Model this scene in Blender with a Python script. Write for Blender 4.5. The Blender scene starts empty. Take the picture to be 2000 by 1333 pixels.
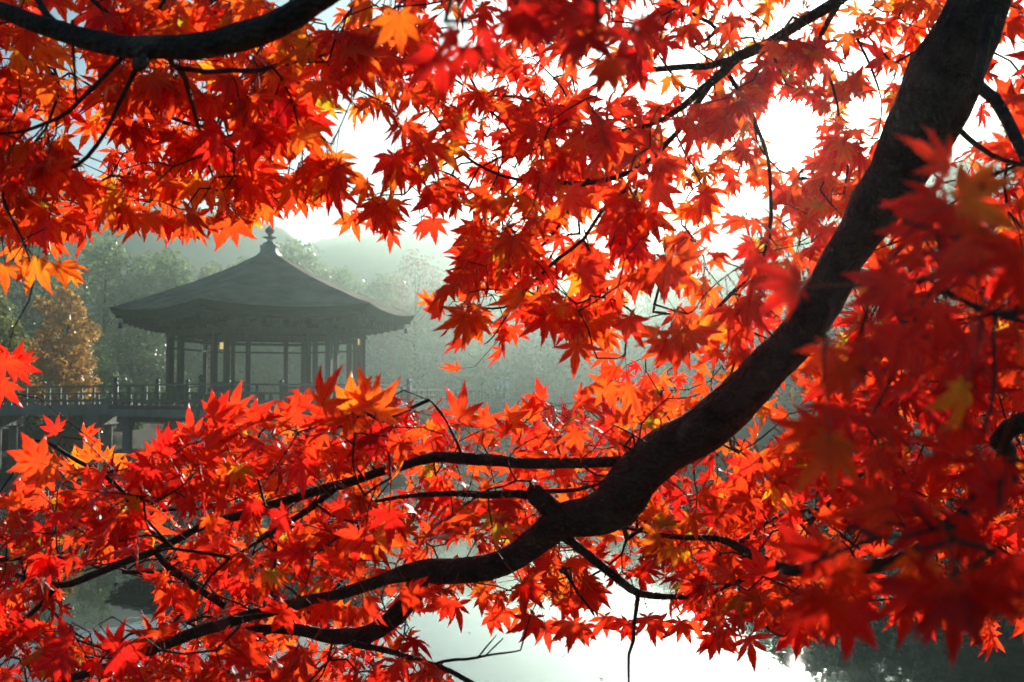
import bpy, bmesh, math, random
import numpy as np
from mathutils import Vector, Matrix

# ------------------------------------------------------------------ camera, sky, sun, exposure
scene = bpy.context.scene
COL = scene.collection
F_PX = 2200.0                       # focal length in pixels of a 2000 px wide picture
CAM = np.array([0.0, 0.0, 1.9])     # eye, metres above the pond
PITCH = math.atan(111.5 / F_PX)
FWD = np.array([0, math.cos(PITCH), math.sin(PITCH)])
UPV = np.array([0, -math.sin(PITCH), math.cos(PITCH)])
RGT = np.array([1.0, 0, 0])

cam_data = bpy.data.cameras.new('camera')
cam = bpy.data.objects.new('camera', cam_data)
COL.objects.link(cam)
cam.location = CAM
cam.rotation_euler = (math.pi / 2 + PITCH, 0, 0)
cam_data.sensor_width = 36.0
cam_data.lens = 36.0 * F_PX / 2000.0
cam_data.clip_start = 0.05
cam_data.clip_end = 6000
cam_data.dof.use_dof = True
cam_data.dof.focus_distance = 2.6
cam_data.dof.aperture_fstop = 12.0
scene.camera = cam

SUNV = FWD + RGT * (545 / F_PX) + UPV * (418 / F_PX)
SUNV = SUNV / np.linalg.norm(SUNV)
SUN_EL = math.asin(SUNV[2])
SUN_AZ = math.atan2(SUNV[0], SUNV[1])     # from +Y towards +X

world = bpy.data.worlds.new('World')
scene.world = world
world.use_nodes = True
wt = world.node_tree
wt.nodes.clear()
w_out = wt.nodes.new('ShaderNodeOutputWorld')
w_bg = wt.nodes.new('ShaderNodeBackground')
w_sky = wt.nodes.new('ShaderNodeTexSky')
w_sky.sky_type = 'NISHITA'
w_sky.sun_disc = False
w_sky.sun_elevation = SUN_EL
w_sky.sun_rotation = SUN_AZ
w_sky.altitude = 100
w_sky.air_density = 1.0
w_sky.dust_density = 0.4
w_sky.ozone_density = 3.0
w_bg.inputs['Strength'].default_value = 0.05
wt.links.new(w_sky.outputs[0], w_bg.inputs[0])
# the sun's own disc in the sky, with its narrow aureole
w_tc = wt.nodes.new('ShaderNodeTexCoord')
w_dot = wt.nodes.new('ShaderNodeVectorMath'); w_dot.operation = 'DOT_PRODUCT'
w_dot.inputs[1].default_value = tuple(SUNV)
w_map = wt.nodes.new('ShaderNodeMapRange')
w_map.inputs['From Min'].default_value = math.cos(math.radians(2.0))
w_map.inputs['From Max'].default_value = math.cos(math.radians(0.55))
w_pow = wt.nodes.new('ShaderNodeMath'); w_pow.operation = 'POWER'; w_pow.inputs[1].default_value = 2.5
w_mul = wt.nodes.new('ShaderNodeMath'); w_mul.operation = 'MULTIPLY'; w_mul.inputs[1].default_value = 26.0
w_bg2 = wt.nodes.new('ShaderNodeBackground'); w_bg2.inputs[0].default_value = (1, 0.93, 0.8, 1)
w_add = wt.nodes.new('ShaderNodeAddShader')
wt.links.new(w_tc.outputs['Generated'], w_dot.inputs[0])
wt.links.new(w_dot.outputs['Value'], w_map.inputs['Value'])
wt.links.new(w_map.outputs[0], w_pow.inputs[0])
wt.links.new(w_pow.outputs[0], w_mul.inputs[0])
wt.links.new(w_mul.outputs[0], w_bg2.inputs['Strength'])
wt.links.new(w_bg.outputs[0], w_add.inputs[0])
wt.links.new(w_bg2.outputs[0], w_add.inputs[1])
wt.links.new(w_add.outputs[0], w_out.inputs['Surface'])

sun_data = bpy.data.lights.new('sun', 'SUN')
sun_data.energy = 5.0
sun_data.angle = math.radians(0.6)
sun_data.color = (1.0, 0.93, 0.82)
sun = bpy.data.objects.new('sun', sun_data)
COL.objects.link(sun)
sun.location = (20, 60, 40)
sun.rotation_euler = Vector(tuple(SUNV)).to_track_quat('Z', 'Y').to_euler()

scene.view_settings.view_transform = 'Standard'
scene.view_settings.look = 'None'
scene.view_settings.gamma = 1.0
scene.view_settings.use_curve_mapping = False
scene.view_settings.exposure = 0.88

cy = scene.cycles
cy.use_denoising = True
cy.max_bounces = 10
cy.diffuse_bounces = 6
cy.glossy_bounces = 3
cy.transmission_bounces = 4
cy.transparent_max_bounces = 6
cy.volume_bounces = 1
cy.caustics_reflective = False
cy.caustics_refractive = False
cy.sample_clamp_indirect = 6.0

HAZE_DENSITY = 0.0014
HAZE_ANISO = 0.82
rng = np.random.default_rng(7)
random.seed(7)
R = math.radians

# ------------------------------------------------------------------ helpers
def P(px, py, d):
    """point at depth d (metres along the camera axis) seen at photo pixel px, py"""
    return CAM + d * (FWD + RGT * ((px - 1000) / F_PX) + UPV * ((666.5 - py) / F_PX))

def proj(p):
    q = np.asarray(p) - CAM
    d = q @ FWD
    d = np.where(np.abs(d) < 1e-4, 1e-4, d)
    return 1000 + F_PX * (q @ RGT) / d, 666.5 - F_PX * (q @ UPV) / d, d

def GX(px, d): return (px - 1000) / F_PX * d
def GZ(py, d): return 1.9 + (778 - py) / F_PX * d

def tag(o, label=None, cat=None, group=None, kind=None):
    if label: o['label'] = label
    if cat: o['category'] = cat
    if group: o['group'] = group
    if kind: o['kind'] = kind
    return o

def empty(name, loc=(0, 0, 0), rz=0.0):
    o = bpy.data.objects.new(name, None)
    COL.objects.link(o)
    o.location = loc
    o.rotation_euler = (0, 0, rz)
    o.empty_display_size = 0.2
    return o

class MB:
    def __init__(s): s.v = []; s.f = []; s.m = []
    def add(s, verts, faces, mi=0):
        o = len(s.v)
        s.v += [tuple(float(c) for c in v) for v in verts]
        s.f += [tuple(i + o for i in f) for f in faces]
        s.m += [mi] * len(faces)
    def box(s, c, size, rz=0.0, mi=0, top=1.0):
        hx, hy, hz = size[0] / 2, size[1] / 2, size[2] / 2
        ca, sa = math.cos(rz), math.sin(rz)
        vs = []
        for z, k in ((-hz, 1.0), (hz, top)):
            for x, y in ((-hx, -hy), (hx, -hy), (hx, hy), (-hx, hy)):
                x *= k; y *= k
                vs.append((c[0] + x * ca - y * sa, c[1] + x * sa + y * ca, c[2] + z))
        s.add(vs, [(0, 3, 2, 1), (4, 5, 6, 7), (0, 1, 5, 4), (1, 2, 6, 5), (2, 3, 7, 6), (3, 0, 4, 7)], mi)
    def bar(s, a, b, w, h, mi=0, up=(0, 0, 1)):
        a = np.array(a, float); b = np.array(b, float); d = b - a
        d /= np.linalg.norm(d); u = np.array(up, float)
        x = np.cross(d, u); x /= np.linalg.norm(x); u = np.cross(x, d)
        vs = []
        for p in (a, b):
            for i, j in ((-1, -1), (1, -1), (1, 1), (-1, 1)):
                vs.append(p + x * i * w / 2 + u * j * h / 2)
        s.add(vs, [(0, 1, 2, 3), (7, 6, 5, 4), (0, 4, 5, 1), (1, 5, 6, 2), (2, 6, 7, 3), (3, 7, 4, 0)], mi)
    def lathe(s, c, prof, n=12, mi=0):
        vs = []; fs = []
        for r, z in prof:
            for k in range(n):
                a = 2 * math.pi * k / n
                vs.append((c[0] + r * math.cos(a), c[1] + r * math.sin(a), c[2] + z))
        m = len(prof)
        for i in range(m - 1):
            for k in range(n):
                k2 = (k + 1) % n
                fs.append((i * n + k, i * n + k2, (i + 1) * n + k2, (i + 1) * n + k))
        fs.append(tuple(range(n))[::-1]); fs.append(tuple((m - 1) * n + k for k in range(n)))
        s.add(vs, fs, mi)
    def tube(s, pts, rad, n=8, mi=0, wob=0.0, cap=True):
        pts = np.asarray(pts, float); m = len(pts)
        t = np.gradient(pts, axis=0)
        t /= np.linalg.norm(t, axis=1)[:, None] + 1e-12
        ref = np.array([0, 0, 1.0]) if abs(t[0][2]) < 0.8 else np.array([1.0, 0, 0])
        u = np.cross(t[0], ref); u /= np.linalg.norm(u)
        vs = []; fs = []
        for i in range(m):
            u = u - t[i] * (u @ t[i]); u /= np.linalg.norm(u) + 1e-12
            w = np.cross(t[i], u)
            for k in range(n):
                a = 2 * math.pi * k / n
                r = rad[i] * (1 + wob * (rng.random() - 0.5))
                vs.append(pts[i] + r * (math.cos(a) * u + math.sin(a) * w))
        for i in range(m - 1):
            for k in range(n):
                k2 = (k + 1) % n
                fs.append((i * n + k, i * n + k2, (i + 1) * n + k2, (i + 1) * n + k))
        if cap:
            fs.append(tuple(range(n))[::-1]); fs.append(tuple((m - 1) * n + k for k in range(n)))
        s.add(vs, fs, mi)
    def build(s, name, mats, parent=None, smooth=False, origin=None):
        me = bpy.data.meshes.new(name)
        v = s.v
        if origin is not None:
            v = [(a - origin[0], b - origin[1], c - origin[2]) for a, b, c in v]
        me.from_pydata(v, [], s.f)
        if not isinstance(mats, (list, tuple)): mats = [mats]
        for m in mats: me.materials.append(m)
        if any(s.m): me.polygons.foreach_set('material_index', s.m)
        if smooth: me.polygons.foreach_set('use_smooth', [True] * len(me.polygons))
        me.update()
        o = bpy.data.objects.new(name, me)
        COL.objects.link(o)
        if origin is not None: o.location = origin
        if parent is not None:
            o.parent = parent
            o.matrix_parent_inverse = parent.matrix_basis.inverted()
        return o

def inst(name, me, parent, loc, rz=0.0, scale=(1, 1, 1)):
    o = bpy.data.objects.new(name, me)
    COL.objects.link(o)
    o.location = loc; o.rotation_euler = (0, 0, rz); o.scale = scale
    if parent is not None:
        o.parent = parent
        o.matrix_parent_inverse = parent.matrix_basis.inverted()
    return o

def mesh_of(mb, name, mats, smooth=False):
    o = mb.build(name, mats, None, smooth); me = o.data
    bpy.data.objects.remove(o)
    return me

def catmull(pts, step):
    pts = np.asarray(pts, float)
    p = np.vstack([2 * pts[0] - pts[1], pts, 2 * pts[-1] - pts[-2]])
    out = []
    for i in range(1, len(p) - 2):
        L = np.linalg.norm(p[i + 1][:3] - p[i][:3]); n = max(2, int(L / step))
        for k in range(n):
            t = k / n
            out.append(0.5 * ((2 * p[i]) + (-p[i - 1] + p[i + 1]) * t + (2 * p[i - 1] - 5 * p[i] + 4 * p[i + 1] - p[i + 2]) * t * t
                              + (-p[i - 1] + 3 * p[i] - 3 * p[i + 1] + p[i + 2]) * t ** 3))
    out.append(pts[-1])
    return np.array(out)

# ------------------------------------------------------------------ materials
def new_mat(name):
    m = bpy.data.materials.new(name); m.use_nodes = True
    t = m.node_tree; t.nodes.clear()
    o = t.nodes.new('ShaderNodeOutputMaterial')
    return m, t, o

def noise_mat(name, c1, c2, scale=5.0, rough=0.8, bump=0.0, bscale=None, detail=6, stretch=(1, 1, 1), spec=0.3, coord='Object', metal=0.0):
    m, t, o = new_mat(name)
    b = t.nodes.new('ShaderNodeBsdfPrincipled')
    tc = t.nodes.new('ShaderNodeTexCoord'); mp = t.nodes.new('ShaderNodeMapping'); mp.inputs['Scale'].default_value = stretch
    t.links.new(tc.outputs[coord], mp.inputs[0])
    n = t.nodes.new('ShaderNodeTexNoise'); n.inputs['Scale'].default_value = scale; n.inputs['Detail'].default_value = detail
    n.inputs['Roughness'].default_value = 0.65
    t.links.new(mp.outputs[0], n.inputs['Vector'])
    r = t.nodes.new('ShaderNodeValToRGB')
    r.color_ramp.elements[0].position = 0.3; r.color_ramp.elements[0].color = (*c1, 1)
    r.color_ramp.elements[1].position = 0.7; r.color_ramp.elements[1].color = (*c2, 1)
    t.links.new(n.outputs['Fac'], r.inputs[0]); t.links.new(r.outputs[0], b.inputs['Base Color'])
    b.inputs['Roughness'].default_value = rough
    b.inputs['Specular IOR Level'].default_value = spec
    b.inputs['Metallic'].default_value = metal
    if bump:
        n2 = t.nodes.new('ShaderNodeTexNoise'); n2.inputs['Scale'].default_value = bscale or scale * 3; n2.inputs['Detail'].default_value = 5
        t.links.new(mp.outputs[0], n2.inputs['Vector'])
        bp = t.nodes.new('ShaderNodeBump'); bp.inputs['Strength'].default_value = bump; bp.inputs['Distance'].default_value = 0.02
        t.links.new(n2.outputs['Fac'], bp.inputs['Height']); t.links.new(bp.outputs[0], b.inputs['Normal'])
    t.links.new(b.outputs[0], o.inputs['Surface'])
    return m

def foliage_mat(name, c1, c2, trans=0.45, scale=0.6):
    m, t, o = new_mat(name)
    tc = t.nodes.new('ShaderNodeTexCoord')
    n = t.nodes.new('ShaderNodeTexNoise'); n.inputs['Scale'].default_value = scale; n.inputs['Detail'].default_value = 8; n.inputs['Roughness'].default_value = 0.8
    t.links.new(tc.outputs['Object'], n.inputs['Vector'])
    r = t.nodes.new('ShaderNodeValToRGB')
    r.color_ramp.elements[0].position = 0.35; r.color_ramp.elements[0].color = (*c1, 1)
    r.color_ramp.elements[1].position = 0.65; r.color_ramp.elements[1].color = (*c2, 1)
    t.links.new(n.outputs['Fac'], r.inputs[0])
    d = t.nodes.new('ShaderNodeBsdfDiffuse'); tr = t.nodes.new('ShaderNodeBsdfTranslucent')
    g = t.nodes.new('ShaderNodeBsdfGlossy'); g.inputs['Roughness'].default_value = 0.35; g.inputs['Color'].default_value = (0.9, 0.9, 0.85, 1)
    mx = t.nodes.new('ShaderNodeMixShader'); mx.inputs[0].default_value = trans
    mg = t.nodes.new('ShaderNodeMixShader'); mg.inputs[0].default_value = 0.05
    t.links.new(r.outputs[0], d.inputs[0]); t.links.new(r.outputs[0], tr.inputs[0])
    t.links.new(d.outputs[0], mx.inputs[1]); t.links.new(tr.outputs[0], mx.inputs[2])
    t.links.new(mx.outputs[0], mg.inputs[1]); t.links.new(g.outputs[0], mg.inputs[2])
    t.links.new(mg.outputs[0], o.inputs['Surface'])
    return m

M = {}
M['wood'] = noise_mat('weathered_wood', (0.055, 0.045, 0.035), (0.12, 0.10, 0.08), 3, 0.75, 0.4, 18, stretch=(6, 6, 0.5))
M['wood_dark'] = noise_mat('dark_wood', (0.035, 0.028, 0.02), (0.075, 0.058, 0.04), 4, 0.8, 0.3, 20, stretch=(4, 4, 0.6))
M['rail'] = noise_mat('mossy_rail_wood', (0.06, 0.075, 0.045), (0.15, 0.15, 0.11), 2.5, 0.6, 0.3, 16, spec=0.5)
M['stone'] = noise_mat('grey_concrete', (0.13, 0.13, 0.12), (0.24, 0.23, 0.21), 1.6, 0.85, 0.4, 12, stretch=(1, 1, 0.5))
M['thatch'] = noise_mat('cypress_bark_thatch', (0.095, 0.095, 0.07), (0.26, 0.235, 0.165), 1.3, 0.95, 1.0, 28, stretch=(1, 1, 2.2), spec=0.1, detail=9)
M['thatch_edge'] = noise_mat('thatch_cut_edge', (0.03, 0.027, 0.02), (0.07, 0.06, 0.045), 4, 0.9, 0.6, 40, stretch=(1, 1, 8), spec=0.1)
M['bronze'] = noise_mat('weathered_bronze', (0.10, 0.15, 0.15), (0.22, 0.28, 0.28), 5, 0.5, 0.1, 12, spec=0.5, metal=0.4)
M['dark_metal'] = noise_mat('dark_metal', (0.02, 0.025, 0.025), (0.06, 0.07, 0.07), 8, 0.45, 0, metal=0.6)
M['ground'] = noise_mat('earth_and_leaf_litter', (0.05, 0.045, 0.025), (0.10, 0.075, 0.035), 0.4, 0.95, 0.8, 3)
M['hill'] = noise_mat('wooded_hillside', (0.018, 0.03, 0.016), (0.06, 0.07, 0.03), 0.12, 0.95, 1.0, 0.4, detail=10)
M['bark_far'] = noise_mat('tree_bark', (0.03, 0.025, 0.02), (0.08, 0.065, 0.05), 3, 0.9, 0.5, 10)
M['leaf_dark'] = foliage_mat('dark_evergreen_leaves', (0.045, 0.095, 0.032), (0.12, 0.17, 0.055), 0.55)
M['leaf_mid'] = foliage_mat('green_leaves', (0.09, 0.17, 0.05), (0.23, 0.30, 0.085), 0.62)
M['leaf_light'] = foliage_mat('yellow_green_leaves', (0.12, 0.16, 0.035), (0.28, 0.28, 0.07), 0.6)
M['leaf_gold'] = foliage_mat('golden_leaves', (0.34, 0.15, 0.03), (0.62, 0.36, 0.06), 0.6)
M['leaf_rust'] = foliage_mat('rust_brown_leaves', (0.16, 0.07, 0.035), (0.30, 0.15, 0.07), 0.5)

def bark_material():
    m, t, o = new_mat('maple_bark')
    b = t.nodes.new('ShaderNodeBsdfPrincipled'); tc = t.nodes.new('ShaderNodeTexCoord')
    n = t.nodes.new('ShaderNodeTexNoise'); n.inputs['Scale'].default_value = 26; n.inputs['Detail'].default_value = 9
    n.inputs['Roughness'].default_value = 0.7
    v = t.nodes.new('ShaderNodeTexVoronoi'); v.inputs['Scale'].default_value = 160
    l = t.nodes.new('ShaderNodeTexNoise'); l.inputs['Scale'].default_value = 15; l.inputs['Detail'].default_value = 8
    for k in (n, v, l): t.links.new(tc.outputs['Object'], k.inputs['Vector'])
    r = t.nodes.new('ShaderNodeValToRGB')
    r.color_ramp.elements[0].position = 0.35; r.color_ramp.elements[0].color = (0.010, 0.008, 0.007, 1)
    r.color_ramp.elements[1].position = 0.7; r.color_ramp.elements[1].color = (0.075, 0.055, 0.042, 1)
    t.links.new(n.outputs['Fac'], r.inputs[0])
    r2 = t.nodes.new('ShaderNodeValToRGB')
    r2.color_ramp.elements[0].position = 0.60; r2.color_ramp.elements[0].color = (0, 0, 0, 1)
    r2.color_ramp.elements[1].position = 0.70; r2.color_ramp.elements[1].color = (0.6, 0.6, 0.6, 1)
    t.links.new(l.outputs['Fac'], r2.inputs[0])
    mx = t.nodes.new('ShaderNodeMixRGB'); mx.inputs[2].default_value = (0.14, 0.13, 0.10, 1)
    t.links.new(r2.outputs[0], mx.inputs[0]); t.links.new(r.outputs[0], mx.inputs[1]); t.links.new(mx.outputs[0], b.inputs['Base Color'])
    b.inputs['Roughness'].default_value = 0.75; b.inputs['Specular IOR Level'].default_value = 0.35
    ad = t.nodes.new('ShaderNodeMath'); ad.operation = 'ADD'
    t.links.new(n.outputs['Fac'], ad.inputs[0]); t.links.new(v.outputs['Distance'], ad.inputs[1])
    bp = t.nodes.new('ShaderNodeBump'); bp.inputs['Strength'].default_value = 0.9; bp.inputs['Distance'].default_value = 0.007
    t.links.new(ad.outputs[0], bp.inputs['Height']); t.links.new(bp.outputs[0], b.inputs['Normal'])
    t.links.new(b.outputs[0], o.inputs['Surface'])
    return m
M['bark'] = bark_material()
M['petiole'] = noise_mat('red_leaf_stalk', (0.30, 0.03, 0.015), (0.45, 0.07, 0.02), 30, 0.5)
M['twig'] = noise_mat('maple_twig', (0.022, 0.014, 0.011), (0.07, 0.042, 0.03), 60, 0.7, 0.3, 200, spec=0.2)
M['lichen'] = noise_mat('pale_lichened_cut_wood', (0.02, 0.016, 0.013), (0.17, 0.14, 0.105), 40, 0.85, 0.6, 120)

def maple_leaf_material():
    m, t, o = new_mat('maple_leaf')
    at = t.nodes.new('ShaderNodeAttribute'); at.attribute_name = 'tint'
    ra = t.nodes.new('ShaderNodeAttribute'); ra.attribute_name = 'radial'
    rb = t.nodes.new('ShaderNodeAttribute'); rb.attribute_name = 'rib'
    oi = t.nodes.new('ShaderNodeObjectInfo')
    sp = t.nodes.new('ShaderNodeSeparateColor'); t.links.new(oi.outputs['Color'], sp.inputs[0])
    ad = t.nodes.new('ShaderNodeMath'); ad.operation = 'ADD'
    t.links.new(at.outputs['Fac'], ad.inputs[0]); t.links.new(sp.outputs[0], ad.inputs[1])
    tc = t.nodes.new('ShaderNodeNewGeometry')
    n = t.nodes.new('ShaderNodeTexNoise'); n.inputs['Scale'].default_value = 45; n.inputs['Detail'].default_value = 4
    t.links.new(tc.outputs['Position'], n.inputs['Vector'])
    # tint + blotches + yellower towards the leaf base
    ma = t.nodes.new('ShaderNodeMath'); ma.operation = 'MULTIPLY_ADD'; ma.inputs[1].default_value = 0.36
    t.links.new(n.outputs['Fac'], ma.inputs[0]); t.links.new(ad.outputs[0], ma.inputs[2])
    mr = t.nodes.new('ShaderNodeMath'); mr.operation = 'MULTIPLY_ADD'; mr.inputs[1].default_value = -0.13
    t.links.new(ra.outputs['Fac'], mr.inputs[0]); t.links.new(ma.outputs[0], mr.inputs[2])
    ramp = t.nodes.new('ShaderNodeValToRGB'); cr = ramp.color_ramp
    stops = [(0.0, (0.58, 0.008, 0.010)), (0.25, (0.92, 0.026, 0.012)), (0.5, (0.96, 0.075, 0.012)), (0.72, (0.96, 0.19, 0.014)),
             (0.88, (0.90, 0.38, 0.015)), (1.0, (0.45, 0.42, 0.02))]
    cr.elements[0].position = 0; cr.elements[0].color = (*stops[0][1], 1)
    cr.elements[1].position = 1; cr.elements[1].color = (*stops[-1][1], 1)
    for p_, c_ in stops[1:-1]:
        e = cr.elements.new(p_); e.color = (*c_, 1)
    t.links.new(mr.outputs[0], ramp.inputs[0])
    # thin darker veins along each lobe
    vr = t.nodes.new('ShaderNodeMapRange'); vr.inputs['From Min'].default_value = 0.0; vr.inputs['From Max'].default_value = 0.22
    vr.inputs['To Min'].default_value = 0.62; vr.inputs['To Max'].default_value = 1.0
    t.links.new(rb.outputs['Fac'], vr.inputs['Value'])
    vm = t.nodes.new('ShaderNodeMixRGB'); vm.blend_type = 'MULTIPLY'; vm.inputs[0].default_value = 1
    t.links.new(ramp.outputs[0], vm.inputs[1]); t.links.new(vr.outputs[0], vm.inputs[2])
    n3 = t.nodes.new('ShaderNodeTexNoise'); n3.inputs['Scale'].default_value = 170; n3.inputs['Detail'].default_value = 3
    t.links.new(tc.outputs['Position'], n3.inputs['Vector'])
    sr = t.nodes.new('ShaderNodeMapRange'); sr.inputs['From Min'].default_value = 0.24; sr.inputs['From Max'].default_value = 0.35
    sr.inputs['To Min'].default_value = 0.45; sr.inputs['To Max'].default_value = 1.0
    t.links.new(n3.outputs['Fac'], sr.inputs['Value'])
    v2 = t.nodes.new('ShaderNodeMixRGB'); v2.blend_type = 'MULTIPLY'; v2.inputs[0].default_value = 1
    t.links.new(vm.outputs[0], v2.inputs[1]); t.links.new(sr.outputs[0], v2.inputs[2]); vm = v2
    tr = t.nodes.new('ShaderNodeBsdfTranslucent'); t.links.new(vm.outputs[0], tr.inputs[0])
    dk = t.nodes.new('ShaderNodeMixRGB'); dk.blend_type = 'MULTIPLY'; dk.inputs[0].default_value = 1; dk.inputs[2].default_value = (0.55, 0.6, 0.7, 1)
    t.links.new(vm.outputs[0], dk.inputs[1])
    d = t.nodes.new('ShaderNodeBsdfDiffuse'); t.links.new(dk.outputs[0], d.inputs[0])
    mx = t.nodes.new('ShaderNodeMixShader'); mx.inputs[0].default_value = 0.84
    t.links.new(d.outputs[0], mx.inputs[1]); t.links.new(tr.outputs[0], mx.inputs[2])
    g = t.nodes.new('ShaderNodeBsdfGlossy'); g.inputs['Roughness'].default_value = 0.4; g.inputs[0].default_value = (0.9, 0.88, 0.9, 1)
    fw = t.nodes.new('ShaderNodeLayerWeight'); fw.inputs[0].default_value = 0.5
    fr = t.nodes.new('ShaderNodeMath'); fr.operation = 'POWER'; fr.inputs[1].default_value = 4.0
    t.links.new(fw.outputs['Facing'], fr.inputs[0])
    mg = t.nodes.new('ShaderNodeMixShader')
    fm = t.nodes.new('ShaderNodeMath'); fm.operation = 'MULTIPLY_ADD'; fm.inputs[1].default_value = 0.22; fm.inputs[2].default_value = 0.012
    t.links.new(fr.outputs[0], fm.inputs[0]); t.links.new(fm.outputs[0], mg.inputs[0]); t.links.new(mx.outputs[0], mg.inputs[1]); t.links.new(g.outputs[0], mg.inputs[2])
    t.links.new(mg.outputs[0], o.inputs['Surface'])
    return m
M['maple'] = maple_leaf_material()

def water_material():
    m, t, o = new_mat('pond_water')
    b = t.nodes.new('ShaderNodeBsdfPrincipled')
    b.inputs['Base Color'].default_value = (0.012, 0.016, 0.014, 1)
    b.inputs['Roughness'].default_value = 0.015; b.inputs['IOR'].default_value = 1.38; b.inputs['Specular IOR Level'].default_value = 0.5
    tc = t.nodes.new('ShaderNodeTexCoord'); mp = t.nodes.new('ShaderNodeMapping'); mp.inputs['Scale'].default_value = (1.0, 0.5, 1)
    t.links.new(tc.outputs['Object'], mp.inputs[0])
    n = t.nodes.new('ShaderNodeTexNoise'); n.inputs['Scale'].default_value = 2.2; n.inputs['Detail'].default_value = 3
    n2 = t.nodes.new('ShaderNodeTexNoise'); n2.inputs['Scale'].default_value = 0.22; n2.inputs['Detail'].default_value = 2
    t.links.new(mp.outputs[0], n.inputs['Vector']); t.links.new(mp.outputs[0], n2.inputs['Vector'])
    ad = t.nodes.new('ShaderNodeMath'); ad.operation = 'MULTIPLY_ADD'; ad.inputs[1].default_value = 3.0
    t.links.new(n2.outputs['Fac'], ad.inputs[0]); t.links.new(n.outputs['Fac'], ad.inputs[2])
    bp = t.nodes.new('ShaderNodeBump'); bp.inputs['Strength'].default_value = 0.10; bp.inputs['Distance'].default_value = 0.02
    t.links.new(ad.outputs[0], bp.inputs['Height']); t.links.new(bp.outputs[0], b.inputs['Normal'])
    t.links.new(b.outputs[0], o.inputs['Surface'])
    return m
M['water'] = water_material()

# ------------------------------------------------------------------ terrain, pond, hills, haze
POND = np.array([(-60, 6.0), (-20, 4.6), (12, 4.6), (16, 12), (15.5, 30), (12.5, 46), (11.0, 60), (13, 80), (16, 104),
                 (-2, 106), (-9, 96), (-14, 80), (-15, 64), (-16, 50), (-19, 46.5), (-30, 46), (-60, 46)], float)

def poly_sd(pts, poly):
    """signed distance (negative inside)"""
    x, y = pts[:, 0], pts[:, 1]
    best = np.full(len(pts), 1e9); inside = np.zeros(len(pts), bool)
    n = len(poly)
    for i in range(n):
        a = poly[i]; b = poly[(i + 1) % n]
        ab = b - a; t = np.clip(((x - a[0]) * ab[0] + (y - a[1]) * ab[1]) / (ab @ ab), 0, 1)
        best = np.minimum(best, np.hypot(x - a[0] - t * ab[0], y - a[1] - t * ab[1]))
        c = ((a[1] > y) != (b[1] > y))
        with np.errstate(divide='ignore', invalid='ignore'):
            xi = (b[0] - a[0]) * (y - a[1]) / (b[1] - a[1] + 1e-12) + a[0]
        inside ^= c & (x < xi)
    return np.where(inside, -best, best)

def grid_mesh(name, xs, ys, zf, mat, smooth=True):
    X, Y = np.meshgrid(xs, ys); pts = np.stack([X.ravel(), Y.ravel()], 1)
    Z = zf(pts); nx, ny = len(xs), len(ys)
    v = np.column_stack([pts, Z])
    i, j = np.meshgrid(np.arange(nx - 1), np.arange(ny - 1)); a = (j * nx + i).ravel()
    f = np.stack([a, a + 1, a + nx + 1, a + nx], 1)
    me = bpy.data.meshes.new(name); me.from_pydata(v.tolist(), [], f.tolist()); me.materials.append(mat)
    me.polygons.foreach_set('use_smooth', [smooth] * len(me.polygons))
    o = bpy.data.objects.new(name, me); COL.objects.link(o)
    return o

def wob2(x, y, s, seed):
    r_ = np.random.default_rng(seed); o = np.zeros_like(x)
    for k in range(6):
        a = r_.random() * 6.28; f = s * (1.6 ** k); ph = r_.random(2) * 6.28
        o += np.sin((x * math.cos(a) + y * math.sin(a)) * f + ph[0]) * np.cos((y * math.cos(a) - x * math.sin(a)) * f * 0.8 + ph[1]) / (1.5 ** k)
    return o

def ground_z(p):
    sd = poly_sd(p, POND) + wob2(p[:, 0], p[:, 1], 0.35, 3) * 0.5
    t = np.clip((sd + 0.8) / 1.9, 0, 1); t = t * t * (3 - 2 * t)
    return -0.9 + 1.35 * t + np.clip(sd - 1, 0, 60) * 0.035 * (p[:, 1] > 20) + wob2(p[:, 0], p[:, 1], 0.2, 5) * 0.06 * t
xs = np.unique(np.concatenate([np.arange(-235, -60, 12), np.arange(-60, 40, 1.0), np.arange(40, 236, 12)]))
ys = np.unique(np.concatenate([np.arange(-35, 0, 5), np.arange(0, 125, 1.0), np.arange(125, 322, 8)]))
tag(grid_mesh('ground', xs, ys, ground_z, M['ground']), kind='structure')
w = grid_mesh('pond_water', np.linspace(-70, 40, 3), np.linspace(0, 115, 3), lambda p: np.zeros(len(p)), M['water'])
tag(w, kind='structure')

def hill(name, prof, y0, y1, seed, lo=-230, hi=230):
    pxs = np.array([a for a, b in prof]); hs = np.array([b for a, b in prof])
    def zf(p):
        h = np.interp(p[:, 0], pxs, hs)
        t = np.clip((p[:, 1] - y0) / (y1 - y0), 0, 1)
        s = np.sin(t * math.pi / 2)
        s = np.where(p[:, 1] > y1, 1 - (p[:, 1] - y1) / 60, s)
        return -1.0 + h * s + (wob2(p[:, 0], p[:, 1], 0.22, seed) * 0.5 + wob2(p[:, 0], p[:, 1], 0.9, seed + 1) * 0.35) * np.clip(t * 3, 0, 1)
    return tag(grid_mesh(name, np.arange(lo, hi + 1, 1.6), np.arange(y0, y1 + 12, 2.2), zf, M['hill']), kind='structure')
# skylines read off the photo: px -> height at the ridge distance
def sky_prof(L, d): return [(GX(a, d), GZ(b, d) + 1.0) for a, b in L]
hill('hill', sky_prof([(-900, 340), (-300, 300), (0, 320), (200, 370), (400, 410), (500, 428), (560, 462), (620, 500), (700, 560), (900, 640), (1300, 700)], 230), 190, 230, 11, -220, 60)
hill('hill', sky_prof([(200, 760), (420, 640), (520, 520), (600, 484), (680, 462), (760, 448), (850, 432), (930, 418), (1050, 405), (1200, 415), (1400, 440), (1700, 470), (2300, 480), (3000, 520)], 300), 245, 300, 21, -120, 228)

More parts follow.
